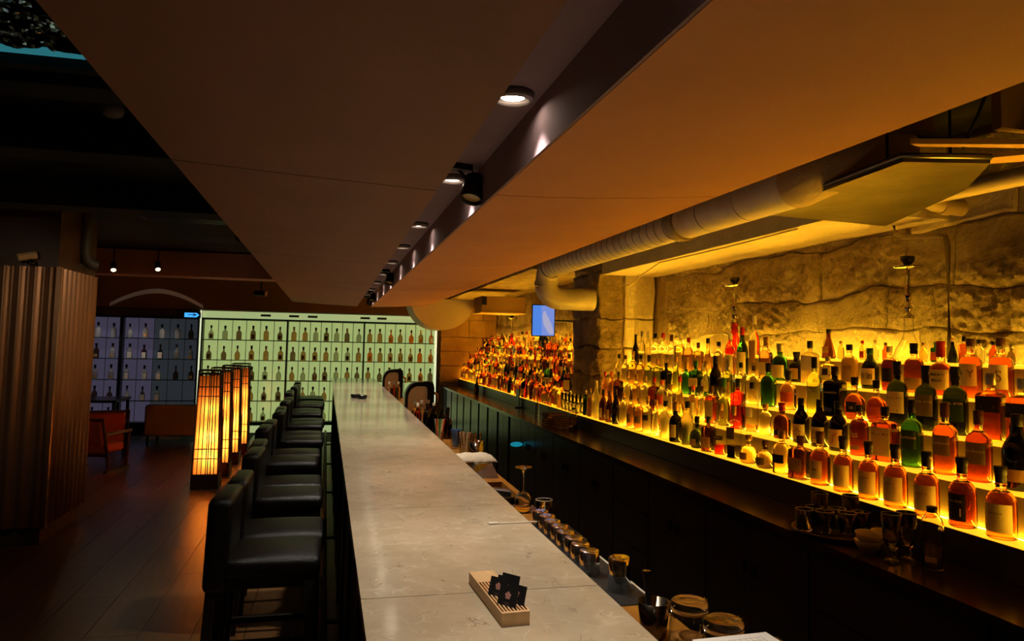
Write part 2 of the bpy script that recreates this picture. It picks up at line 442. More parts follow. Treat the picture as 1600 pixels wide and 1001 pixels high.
# work station behind the bar
ws = thing('work_station', 'ochre topped bartender work bench behind the stone bar', 'work bench')
for i, (a, b_) in enumerate(((0.9, 3.58), (4.42, 12.9))):
    m = MB(); m.box(0.703, 1.055, a, b_, 0.88, 0.92); ob('worktop', m, M_WORKWOOD, ws)
    m = MB(); m.box(0.703, 1.03, a, b_, 0.0, 0.88); ob('cabinet', m, M_BLACKWOOD, ws)
m = MB(); m.box(0.703, 1.03, 3.6, 4.4, 0.0, 0.74); ob('cabinet', m, M_BLACKWOOD, ws)
m = MB(); m.box(0.703, 1.055, 3.58, 3.86, 0.87, 0.905); ob('drainboard', m, mat('dark_walnut', (72, 46, 28), 0.4, col2=(88, 58, 34), scale=6, stretch=(1, 6, 1)), ws)
m = MB(); m.box(1.02, 1.055, 3.86, 4.42, 0.88, 0.92); ob('front_strip', m, M_WORKWOOD, ws)
y0 = 1.0
m = MB()
m.box(1.03, 1.056, 0.9, 12.9, 0.86, 0.879); ob('edge_lip', m, mat('pale_edge', (200, 178, 140), 0.5), ws)
# sink
sk = thing('sink', 'round steel bar sink set behind the counter', 'sink', (0.90, 4.13, 0.905))
m = MB(); m.lathe([(0.13, 0.0), (0.15, 0.012), (0.155, 0.012), (0.155, 0.004), (0.135, -0.004)], 28, close_top=False, close_bot=False); m.lathe([(0.04, -0.15), (0.11, -0.145), (0.128, -0.11), (0.13, 0.0)], 28, close_top=False)
ob('basin', m, M_STEEL, sk)
m = MB(); m.lathe([(0.025, -0.148), (0.028, -0.143), (0.02, -0.14)], 12); ob('drain', m, M_DARKGAP, sk)

# ================================================================ BAR STOOLS
def make_stool():
    t = thing('bar_stool', 'black leather bar stool', 'bar stool')
    W = 0.19
    ob('seat', rbox(-0.41, 0.0, -W, W, 0.715, 0.80, 0.03, 3, 0.018), M_LEATHER, t)
    m = rbox(-0.052, 0.052, -W, W, 0.66, 1.085, 0.026, 3)
    for v in m.vertices:                       # bent, slightly raked back with a rolled crown
        q = (v.co.z-0.66)/0.425
        v.co.x += -0.435+0.012*q-0.014*math.sin(q*PI)
        if v.co.z > 1.0: v.co.z -= 0.035*(v.co.y/W)**2
    ob('backrest', m, M_LEATHER, t)
    leg = {}
    for sx in (0, 1):
        for sy in (-1, 1):
            g = MB()
            x0 = -0.045 if sx else -0.45; x1 = -0.03 if sx else -0.49
            yy = sy*(W-0.03); zt = 0.7
            a = 0.021
            vs = []
            for xx, z, s in ((x1, 0.0, a*0.85), (x0, zt, a)):
                vs += [(xx-s, yy-s, z), (xx+s, yy-s, z), (xx+s, yy+s, z), (xx-s, yy+s, z)]
            g.add(vs, [(3, 2, 1, 0), (4, 5, 6, 7), (0, 1, 5, 4), (1, 2, 6, 5), (2, 3, 7, 6), (3, 0, 4, 7)])
            ob('leg', g, M_BLACKWOOD, t)
    for sy in (-1, 1):
        g = MB(); yy = sy*(W-0.03)
        g.box(-0.47, -0.04, yy-0.012, yy+0.012, 0.27, 0.3); ob('stretcher', g, M_BLACKWOOD, t)
    for xx, z in ((-0.035, 0.33), (-0.472, 0.36)):
        g = MB(); g.box(xx-0.012, xx+0.012, -(W-0.04), W-0.04, z-0.016, z+0.016); ob('stretcher', g, M_BLACKWOOD, t)
    g = MB(); g.box(-0.45, -0.03, -W+0.02, W-0.02, 0.67, 0.72); ob('seat_frame', g, M_BLACKWOOD, t)
    return t
pairs = [(3.43, -0.02), (4.72, -0.04), (6.05, -0.085), (7.36, -0.07), (8.66, -0.08), (10.0, -0.125), (11.3, -0.11), (12.45, -0.13)]
stool0 = None
for i, (y, x) in enumerate(pairs):
    for k in range(2):
        n = i*2+k
        lab = 'black leather bar stool, %s in the row counted from the near end' % ordinal(n)
        loc = (x+(0.012 if (i+k) % 2 else 0), y+0.195+k*0.41, 0); rz = (0.02 if k else -0.015)*(1 if i % 2 else 0.4)
        if stool0 is None:
            stool0 = make_stool(); stool0.location = loc; stool0.rotation_euler = (0, 0, rz); stool0['label'] = lab; stool0['group'] = 'bar stools along the counter'
        else:
            copy_tree(stool0, loc, rz, lab)

# ================================================================ BACK BAR
SH_X = [2.44, 2.57, 2.70, 2.83, 2.96]
SH_Z = [1.05, 1.22, 1.38, 1.545, 1.70]
M_GLOW = mat('glowing_amber_acrylic', (214, 146, 50), 0.35, emit=(255, 178, 30), power=SHELF_POWER)
M_LED = emitter('amber_led_strip', (255, 192, 40), STRIP_POWER)
M_LED_TOP = emitter('soft_amber_led_strip', (255, 192, 40), STRIP_POWER*0.42)
M_RISER = mat('smoky_riser_acrylic', (112, 94, 52), 0.35, col2=(100, 82, 44), scale=3)
TIERN = ['lowest', 'second', 'third', 'fourth', 'top']
def shelves(where, y0, y1, n):
    L = (y1-y0)/n
    for k in range(5):
        t = thing('bottle_shelf', '%s step of the glowing amber bottle shelving %s' % (TIERN[k], where), 'shelf', (0, 0, 0), 0, 'stepped glowing shelves')
        x0 = SH_X[k]; x1 = SH_X[k+1] if k < 4 else WALL_X-0.08
        for i in range(n):
            m = MB(); m.box(x0, x1-0.016, y0+i*L+0.002, y0+(i+1)*L-0.002, SH_Z[k]-0.014, SH_Z[k]); ob('glow_panel', m, M_GLOW, t)
        m = MB(); m.box(x1-0.014, x1-0.004, y0+0.01, y1-0.01, SH_Z[k]-0.014, SH_Z[k]); ob('led_strip', m, M_LED if k < 4 else M_LED_TOP, t)
        if k:
            m = MB(); m.box(x0+0.004, x0+0.016, y0, y1, SH_Z[k-1]+0.001, SH_Z[k]-0.015); ob('riser', m, M_RISER, t)
shelves('against the near rough wall', 1.55, 7.02, 4)
shelves('beyond the stone pillar', 7.95, END_Y-0.06, 4)
t = thing('shelf_ledge', 'glowing ledge passing in front of the stone pillar', 'bottle shelf')
m = MB(); m.box(2.44, 2.56, 7.024, 7.946, 1.036, 1.05); ob('glow_panel', m, M_GLOW, t)
# dark plinth below the lowest glowing shelf
pk = MB(); pk.box(2.437, WALL_X, 0.9, END_Y-0.06, 0.92, 1.034); pk.box(2.430, 2.437, 0.9, END_Y-0.06, 0.92, 1.049)
struct('back_bar_plinth', pk, M_CABINET)
bc = thing('back_counter', 'dark polished wooden counter running below the glowing shelves', 'counter')
m = MB(); m.box(2.08, 2.9, 0.6, END_Y-0.05, 0.885, 0.918); ob('worktop', m, mat('dark_varnished_wood', (46, 28, 16), 0.2, col2=(58, 36, 20), scale=4, stretch=(3, 0.4, 1)), bc)
# cabinets under it, one thing per unit
ybounds = [0.65, 2.05, 3.0, 3.95, 4.75, 5.4, 6.2, 7.0, 7.65, 8.25, 8.9, 9.55, 10.2, 10.85, 11.5, 12.15, 12.8, 13.45, 14.1, 14.55]
M_HANDLE = mat('dark_bronze_handle', (60, 54, 46), 0.3, 0.8)
for i, (a, b_) in enumerate(zip(ybounds[:-1], ybounds[1:])):
    far = a > 8.2
    t = thing('cabinet', ('grey-black back bar cabinet, %s from the near end below the dark counter' % ordinal(i)), 'cabinet', (2.12, a, 0), 0, 'cabinets under the back counter')
    L = b_-a
    ob('carcass', bx(0.03, 0.5, 0.003, L-0.003, 0.06, 0.884), M_DARKGAP, t)
    ob('toe_kick', bx(0.06, 0.4, 0.003, L-0.003, 0.0, 0.059), M_DARKGAP, t)
    if a < 5.5 and i % 3 == 1:                  # drawers
        for k in range(3):
            d = ob('drawer', bx(0.0, 0.028, 0.01, L-0.01, 0.07+k*0.27, 0.33+k*0.27), M_CABINET, t)
    else:
        w_ = L-0.012-(0.10 if far else 0.0)
        half = w_/2
        for k in range(2):
            d = ob('door', bx(0.0, 0.028, 0.006+k*half+0.003, 0.006+(k+1)*half-0.003, 0.07, 0.872), M_CABINET, t)
            if not far:
                yk = 0.006+half+(-0.045 if k == 0 else 0.045)
                ob('handle', bx(-0.018, -0.002, yk-0.006, yk+0.006, 0.6, 0.66), M_HANDLE, d)

# ================================================================ GLASS DISPLAY WALL
ROWS = [0.222, 0.60, 0.977, 1.352, 1.725, 2.10]
M_GREEN = mat('backlit_green_glass', (120, 150, 110), 0.08, emit=(176, 196, 122), power=0.72, col2=(150, 170, 130), scale=5)
M_LILAC = mat('backlit_lilac_glass', (70, 66, 84), 0.1, emit=(104, 98, 126), power=0.3)
M_LILAC_DIM = mat('dim_grey_glass', (46, 48, 54), 0.1, emit=(60, 66, 72), power=0.42)
M_FRAME = mat('black_frame', (10, 11, 10), 0.4)
M_SHELFGLASS = mat('dark_green_glass_edge', (34, 52, 38), 0.2)
gw = struct('wall_display', bx(LEFT_X, 2.02, END_Y+0.03, END_Y+0.4, 0, 2.27), M_FRAME)
GX = [-2.33+0.247*i for i in range(7)]
GX2 = [-0.835+0.200*i for i in range(8)]
GX3 = [0.585+0.197*i for i in range(8)]
cols = [(GX, 'green display section beside the lanterns'), (GX2, 'middle green display section'), (GX3, 'green display section beside the amber wall')]
def quad_panel(w_, h_):
    return bx(0, w_, -0.012, 0, 0, h_)
for xs, _ in cols:
    wdt = xs[1]-xs[0]
    for r in range(5):
        h_ = ROWS[r+1]-ROWS[r]
        me = quad_panel(wdt-0.012, h_-0.018).mesh('glass_panel'); me.materials.append(M_GREEN)
        for c in range(len(xs)-1):
            o = bpy.data.objects.new('glass_panel', me); C.objects.link(o); o.parent = gw; o.location = (xs[c]+0.006, END_Y+0.028, ROWS[r]+0.009)
# glass shelves across each section and black mullions, lit header and base
for xs, _ in cols:
    for r in range(5):
        m = MB(); m.box(xs[0], xs[-1], END_Y-0.11, END_Y+0.014, ROWS[r]-0.005, ROWS[r]+0.003); ob('glass_shelf', m, M_SHELFGLASS, gw)
for x in (-2.345, -0.848, 0.572, 1.972):
    m = MB(); m.box(x-0.014, x+0.014, END_Y-0.12, END_Y+0.02, 0.16, 2.12); ob('mullion', m, M_FRAME, gw)
m = MB(); m.box(-2.36, 1.99, END_Y-0.12, END_Y+0.02, 2.1, 2.125); ob('header_bar', m, M_FRAME, gw)
M_HEAD = mat('lit_header_strip', (180, 196, 150), 0.4, emit=(184, 206, 142), power=0.66)
m = MB(); m.box(-2.36, 1.99, END_Y-0.06, END_Y+0.015, 2.13, 2.255); ob('header_light', m, M_HEAD, gw)
for x in (-1.25, -0.74, -0.4, 0.58, 0.9):
    m = MB(); m.box(x-0.09, x+0.09, END_Y-0.066, END_Y-0.058, 2.175, 2.215); ob('header_slot', m, M_BROWNWOOD, gw)
m = MB(); m.box(-2.36, 1.9, END_Y-0.12, END_Y+0.014, 0.16, 0.19); ob('base_bar', m, M_FRAME, gw)
m = MB(); m.box(-2.36, 1.9, END_Y-0.05, END_Y+0.015, 0.02, 0.15); ob('base_light', m, M_HEAD, gw)
m = MB(); m.box(1.93, 1.975, END_Y-0.14, END_Y-0.121, 0.19, 2.1); ob('edge_light', m, mat('pale_edge_light', (220, 226, 190), 0.4, emit=(222, 232, 190), power=0.95), gw)
m = MB(); m.box(-2.385, -2.36, END_Y-0.14, END_Y-0.121, 0.0, 2.26); ob('edge_light', m, MATS['pale_edge_light'], gw)
# lilac section (older bottles), left of the green one
PX = [-4.75+0.262*i for i in range(10)]
for r in range(5):
    h_ = ROWS[r+1]-ROWS[r]
    for c in range(9):
        mm = M_LILAC_DIM if c >= 6 else M_LILAC
        key = 'lil%d%d' % (r, c >= 6)
        if key not in bpy.data.meshes:
            me = quad_panel(0.25, h_-0.018).mesh(key); me.materials.append(mm)
        o = bpy.data.objects.new('glass_panel', bpy.data.meshes[key]); C.objects.link(o); o.parent = gw; o.location = (PX[c]+0.006, END_Y+0.028, ROWS[r]+0.009)
    m = MB(); m.box(PX[0], PX[-1], END_Y-0.11, END_Y+0.014, ROWS[r]-0.005, ROWS[r]+0.003); ob('glass_shelf', m, M_SHELFGLASS, gw)
for x in (PX[0], -3.69, PX[-1]):
    m = MB(); m.box(x-0.03, x+0.03, END_Y-0.12, END_Y+0.02, 0.1, 2.12); ob('mullion', m, M_FRAME, gw)
m = MB(); m.box(PX[0], PX[-1], END_Y-0.12, END_Y+0.02, 2.1, 2.125); ob('header_bar', m, M_FRAME, gw)
m = MB(); m.box(PX[0], PX[-1], END_Y-0.07, END_Y+0.015, 2.13, 2.25); ob('header_panel', m, mat('grey_header', (70, 64, 70), 0.4), gw)

for x in (-4.0, -3.45, -2.95):
    spot('added_display_fill', (x, END_Y-0.42, 2.24), (x, END_Y-0.06, 1.2), 9, math.radians(70), (0.95, 0.93, 1.0), 0.02, 0.8)  # added lamps without fixtures, brighten the bottles of the lilac section

# ================================================================ BOTTLES
ARCH = {   # power, body profile (z, r), cap profile (z, r)
 'dumpy': (2, [(0, .43), (.012, .49), (.03, .5), (.47, .5), (.54, .475), (.60, .41), (.645, .30), (.665, .2), (.69, .175), (.735, .175), (.74, .2), (.765, .2)],
           [(.765, .15), (.775, .185), (.87, .2), (.9, .2), (.905, .225), (.99, .225), (1, .205)]),
 'tall': (2, [(0, .43), (.01, .49), (.025, .5), (.57, .5), (.63, .465), (.68, .38), (.72, .25), (.75, .18), (.86, .165), (.865, .185), (.88, .185)],
          [(.865, .19), (.87, .2), (.99, .2), (1, .18)]),
 'wine': (2, [(0, .44), (.012, .5), (.48, .5), (.56, .47), (.63, .39), (.69, .28), (.75, .2), (.84, .175), (.9, .17)],
          [(.84, .18), (.85, .195), (.99, .195), (1, .17)]),
 'rect': (7, [(0, .45), (.012, .495), (.025, .5), (.64, .5), (.68, .48), (.71, .37), (.735, .22), (.75, .165), (.82, .16), (.825, .18), (.835, .18)],
          [(.825, .17), (.835, .2), (.99, .2), (1, .18)]),
 'flask': (3.4, [(0, .45), (.012, .495), (.03, .5), (.52, .5), (.59, .475), (.64, .41), (.68, .30), (.7, .2), (.72, .175), (.79, .17)],
           [(.78, .19), (.79, .21), (.86, .21), (.862, .19), (.88, .19), (.882, .215), (.99, .215), (1, .2)]),
 'round': (2.2, [(0, .3), (.012, .38), (.1, .46), (.25, .5), (.4, .485), (.5, .42), (.57, .29), (.61, .18), (.64, .15), (.8, .14), (.81, .165), (.825, .165)],
           [(.81, .16), (.82, .185), (.99, .185), (1, .17)]),
 'cone': (2, [(0, .45), (.012, .5), (.06, .5), (.3, .41), (.5, .3), (.64, .2), (.72, .155), (.86, .145)],
          [(.85, .15), (.86, .175), (.99, .175), (1, .16)]),
 'hour': (2, [(0, .4), (.012, .45), (.15, .43), (.32, .37), (.48, .44), (.57, .5), (.63, .47), (.71, .3), (.76, .19), (.86, .18)],
          [(.85, .18), (.86, .2), (.99, .2), (1, .18)]),
 'wax': (2.6, [(0, .45), (.012, .495), (.03, .5), (.43, .5), (.5, .46), (.555, .34), (.59, .22), (.62, .18), (.74, .165)],
         [(.7, .185), (.71, .2), (.8, .205), (.94, .185), (.945, .205), (.99, .205), (1, .18)]),
 'tri': (2.7, [(0, .45), (.012, .495), (.03, .5), (.56, .5), (.62, .46), (.66, .38), (.7, .25), (.73, .18), (.82, .17)],
         [(.8, .18), (.81, .205), (.99, .205), (1, .18)]),
 'mini': (2, [(0, .44), (.02, .5), (.5, .5), (.62, .42), (.7, .25), (.76, .2), (.85, .2)], [(.84, .2), (.85, .24), (.99, .24), (1, .22)]),
}
def sup(p, a, r):
    c, s = math.cos(a), math.sin(a); e = 2.0/p
    return (r*math.copysign(abs(c)**e, c), r*math.copysign(abs(s)**e, s))
def loft(prof, p, seg=18, lo=0.0, hi=9.0, shrink=1.0):
    m = MB(); vs = []; pr = []
    for i, (z, r) in enumerate(prof):
        if z > hi:
            z0, r0 = prof[i-1]
            if z0 < hi: q = (hi-z0)/(z-z0); pr.append((hi, r0+(r-r0)*q))
            break
        pr.append((z, r))
    for z, r in pr:
        pp = 2+(p-2)*min(1, max(0, (r-0.2)/0.2))
        for k in range(seg):
            x, y = sup(pp, 2*PI*(k+0.5)/seg, r*shrink); vs.append((x, y, max(z, lo)))
    n = len(pr)
    fs = [(i*seg+k, i*seg+(k+1) % seg, (i+1)*seg+(k+1) % seg, (i+1)*seg+k) for i in range(n-1) for k in range(seg)]
    m.add(vs, fs, True)
    m.add(vs[:seg], [tuple(range(seg-1, -1, -1))]); m.add(vs[-seg:], [tuple(range(seg))])
    return m
def label_patch(p, z0, z1, half, tilt=0.0):
    m = MB(); vs = []; n = 8
    for i in range(n+1):
        a = -PI/2-half+2*half*i/n
        for z in (z0, z1):
            x, y = sup(p, a, 0.512); vs.append((x, y, z))
    m.add(vs, [(2*i, 2*i+2, 2*i+3, 2*i+1) for i in range(n)], True)
    return m
def glassmat(name, col, rough=0.03, ior=1.36, trans=1.0):
    return mat('glass_'+name, col, rough, trans=trans, ior=ior)
GLASS = {
 'amber': glassmat('amber', (212, 98, 28)), 'deep': glassmat('deep_amber', (168, 62, 18)), 'gold': glassmat('gold', (250, 214, 130)),
 'clear': glassmat('clear', (250, 246, 232), ior=1.3), 'green': glassmat('green', (34, 84, 30)), 'bottle': glassmat('bottle_green', (26, 34, 14)),
 'black': mat('black_bottle', (12, 9, 7), 0.08, spec=0.6), 'red': glassmat('red', (232, 44, 30)), 'teal': glassmat('teal', (60, 150, 96)),
 'frost': mat('frosted_glass', (240, 228, 190), 0.35, trans=0.75, ior=1.25), 'brown': glassmat('brown', (84, 38, 16)),
 'pink': glassmat('pink', (246, 176, 140)), 'lime': glassmat('lime', (196, 214, 120)), 'smoke': glassmat('smoke', (120, 96, 70)),
 'thin': M_GLASS,
}
GLASSWORD = {'amber': 'amber', 'deep': 'reddish amber', 'gold': 'golden', 'clear': 'clear', 'green': 'green', 'bottle': 'dark green', 'black': 'black', 'red': 'red',
             'teal': 'teal', 'frost': 'frosted white', 'brown': 'dark brown', 'pink': 'pale pink', 'lime': 'pale green', 'smoke': 'smoky grey', 'thin': 'clear'}
CAPS = {
 'black': mat('cap_black', (16, 13, 12), 0.4), 'gold': mat('cap_gold', (196, 152, 72), 0.35, 0.6), 'red': mat('cap_red', (178, 26, 18), 0.4),
 'brown': mat('cap_brown', (84, 46, 26), 0.45), 'green': mat('cap_green', (40, 110, 48), 0.45), 'silver': mat('cap_silver', (180, 176, 166), 0.3, 0.8),
 'cork': mat('cap_cork', (180, 140, 90), 0.8), 'orange': mat('cap_orange', (208, 84, 36), 0.5), 'white': mat('cap_white', (224, 214, 194), 0.5),
}
LABS = {
 'cream': M_CREAM, 'white': mat('label_white', (236, 226, 200), 0.8), 'dark': mat('label_dark', (28, 24, 20), 0.6), 'orange': mat('label_orange', (206, 84, 36), 0.7),
 'grey': mat('label_grey', (132, 116, 84), 0.7), 'green': mat('label_green', (36, 74, 40), 0.7), 'yellow': mat('label_yellow', (204, 176, 70), 0.7),
 'tan': mat('label_tan', (190, 150, 92), 0.8), 'red': mat('label_red', (160, 40, 24), 0.7),
}
M_INKDARK = mat('ink_dark', (34, 26, 18), 0.8); M_INKPALE = mat('ink_pale', (238, 222, 176), 0.7); M_INKORANGE = mat('ink_orange', (214, 110, 44), 0.8); M_INKGREY = mat('ink_grey', (140, 108, 66), 0.8)
INKS = {'d': M_INKDARK, 'p': M_INKPALE, 'o': M_INKORANGE, 'g': M_INKGREY}
_cache = {}
def cached(key, fn, material):
    k = (key, material.name)
    if k not in _cache:
        me = fn().mesh(key[0]); me.materials.append(material); _cache[k] = me
    return _cache[k]
def bottle(loc, h, w, d, arch, glass, cap, lab=None, rz=-1.22, label='', group=None, liquid=None, texts=(), name='bottle', shape='bottle', seg=18, cat='bottle', level=None):
    """lab = (colour, z0, z1, half-angle); liquid = (glass key, level); texts = (string, ink, z, size m, x shift m)."""
    p, body, capp = ARCH[arch]
    t = thing(name, label, cat, loc, rz, group, (w, d, h))
    def child(nm, me, parent=t):
        o = bpy.data.objects.new(nm, me); C.objects.link(o); o.parent = parent; return o
    if level:
        child('body', cached(('body', arch, seg, level), lambda: loft(body, p, seg, 0.0, level), GLASS[glass]))
        top = [(z, r) for z, r in body if z > level]
        z0, r0 = [q for q in body if q[0] <= level][-1]; z1, r1 = top[0]; rl = r0+(r1-r0)*(level-z0)/(z1-z0)
        child('neck', cached(('neck', arch, seg, level), lambda: loft([(level+0.002, rl)]+top, p, seg), GLASS['clear']))
    else:
        child('body', cached(('body', arch, seg), lambda: loft(body, p, seg), GLASS[glass]))
    child('cap', cached(('cap', arch, seg), lambda: loft(capp, 2, max(10, seg-4)), CAPS[cap]))
    if liquid:
        child('liquid', cached(('liquid', arch, liquid[1], seg), lambda: loft(body, p, seg, 0.02, liquid[1], 0.93), GLASS[liquid[0]]))
    lo = None
    if lab:
        lc, z0, z1, half = lab
        lo = child('label', cached(('label', arch, z0, z1, half), lambda: label_patch(p, z0, z1, half), LABS[lc]))
    for tx in texts:
        s, ink, z, size, dx = tx
        me = text_mesh(s, 1.0, 0.008); R = 0.52
        for v in me.vertices:
            xm = v.co.x*size+dx
            a = max(-1.3, min(1.3, xm/(w*0.5)/1.06))
            x, y = sup(p, -PI/2+a, R)
            v.co = Vector((x, y, z+v.co.y*size/h))
        me.materials.append(INKS[ink])
        child('lettering', me, lo if lo else t)
    return t

def tier_line(k, px):
    """Point on the bottle line of tier k at image column px."""
    X = SH_X[k]+(0.068 if k < 4 else 0.09)
    p = on_x(px, 600, X); d = wray(px, 600)
    # refine with the row of the shelf itself
    for _ in range(3):
        c = RW.transposed() @ (Vector((X, p.y, SH_Z[k]))-Vector((0, 0, EYE))); py = CY-F*c.y/-c.z
        p = on_x(px, py, X)
    return Vector((X, p.y, SH_Z[k]))
A = 1.05
L_CREAM = ('cream', .10, .49, 1.12)
near = {0: [], 1: [], 2: [], 3: [], 4: []}
# (px, height px, width px, arch, glass, cap, label, words, liquid, texts, depth ratio)
near[0] = [
 (1566, 111, 43, 'dumpy', 'amber', 'black', L_CREAM, 'domed whisky bottle with black stopper and cream label', None, [('BALVENIE', 'g', .36, .012, 0)], 1),
 (1505, 107, 40, 'dumpy', 'deep', 'black', ('dark', .10, .49, .7), 'domed brown whisky bottle with dark pale-lettered label', None, [('BALVENIE', 'p', .38, .011, 0), ('I', 'p', .22, .045, .018)], 1),
 (1449, 100, 36, 'dumpy', 'amber', 'black', L_CREAM, 'domed whisky bottle with black stopper and cream label', None, [('BALVENIE', 'g', .36, .011, 0)], 1),
 (1400, 97, 35, 'dumpy', 'amber', 'black', L_CREAM, 'domed whisky bottle with black stopper and cream label', None, [('BALVENIE', 'g', .38, .011, 0)], 1),
 (1358, 89, 31, 'dumpy', 'amber', 'black', L_CREAM, 'domed whisky bottle with black stopper and cream label', None, [('BALVENIE', 'g', .38, .011, 0)], 1),
 (1318, 85, 30, 'dumpy', 'amber', 'black', L_CREAM, 'domed whisky bottle with black stopper and cream label', None, [], 1),
 (1282, 82, 30, 'dumpy', 'amber', 'brown', ('cream', .12, .46, .8), 'amber bottle with brown cap and ship-like mark', None, [('~', 'd', .3, .05, 0)], 1),
 (1251, 66, 32, 'rect', 'brown', 'brown', ('tan', .2, .5, .4), 'squat faceted brown bottle', None, [], 1),
 (1222, 66, 26, 'tri', 'gold', 'gold', ('dark', .25, .45, .9), 'golden bottle with black band', None, [], 1),
 (1196, 43, 29, 'round', 'smoke', 'brown', ('grey', .15, .4, .5), 'squat smoky round bottle with long neck', None, [], 1),
 (1170, 44, 28, 'round', 'gold', 'gold', ('tan', .15, .4, .5), 'squat cream-gold round bottle', None, [], 1),
 (1147, 82, 18, 'rect', 'thin', 'gold', ('grey', .38, .6, .8), 'slim clear bottle a third full of black liquid', ('black', .26), [], 1),
 (1126, 80, 20, 'tall', 'thin', 'gold', ('dark', .3, .38, 1.0), 'clear bottle with red liquid at the bottom', ('red', .2), [('CAMPARI', 'p', .34, .011, 0)], 1),
 (1107, 54, 18, 'rect', 'brown', 'black', ('tan', .12, .42, .8), 'short dark brown square bottle', None, [], 1),
 (1089, 49, 22, 'round', 'bottle', 'black', ('tan', .1, .3, .6), 'dark green round bottle with oval label', None, [], 1),
 (1074, 68, 20, 'hour', 'frost', 'black', None, 'frosted waisted bottle half filled with bright green liqueur', ('green', .4), [], 1),
 (1056, 62, 21, 'dumpy', 'black', 'gold', ('cream', .12, .44, .7), 'squat black bottle with gold cap and cream oval label', None, [], 1),
 (1040, 59, 19, 'hour', 'frost', 'black', None, 'frosted pale yellow bottle with black cap', None, [], 1),
 (1025, 56, 16, 'cone', 'clear', 'gold', None, 'clear conical bottle', None, [], 1),
 (1012, 58, 15, 'tall', 'clear', 'gold', ('dark', .35, .5, .8), 'clear bottle with small dark label', None, [], 1),
 (999, 52, 16, 'tall', 'pink', 'cork', ('grey', .25, .45, .8), 'pale pink bottle', None, [], 1),
 (986, 52, 15, 'tall', 'pink', 'brown', ('grey', .2, .45, .8), 'pale pink bottle', None, [], 1),
 (974, 52, 14, 'tall', 'clear', 'gold', None, 'clear glass bottle', None, [], 1),
 (962, 54, 12, 'wine', 'black', 'black', None, 'black wine-shaped bottle', None, [], 1),
 (952, 49, 13, 'wine', 'brown', 'brown', ('tan', .1, .4, .8), 'dark brown wine-shaped bottle with tan label', None, [], 1),
 (942, 48, 13, 'wine', 'brown', 'black', ('white', .1, .4, .6), 'dark brown wine-shaped bottle with white label', None, [], 1),
 (931, 58, 14, 'wine', 'frost', 'white', None, 'tall frosted white bottle', None, [], 1),
 (922, 44, 10, 'tall', 'pink', 'cork', None, 'slim pale pink bottle', None, [], 1),
 (915, 38, 9, 'tall', 'green', 'white', None, 'slim emerald green bottle', None, [], 1),
]
L_SING = ('cream', .2, .53, .78)
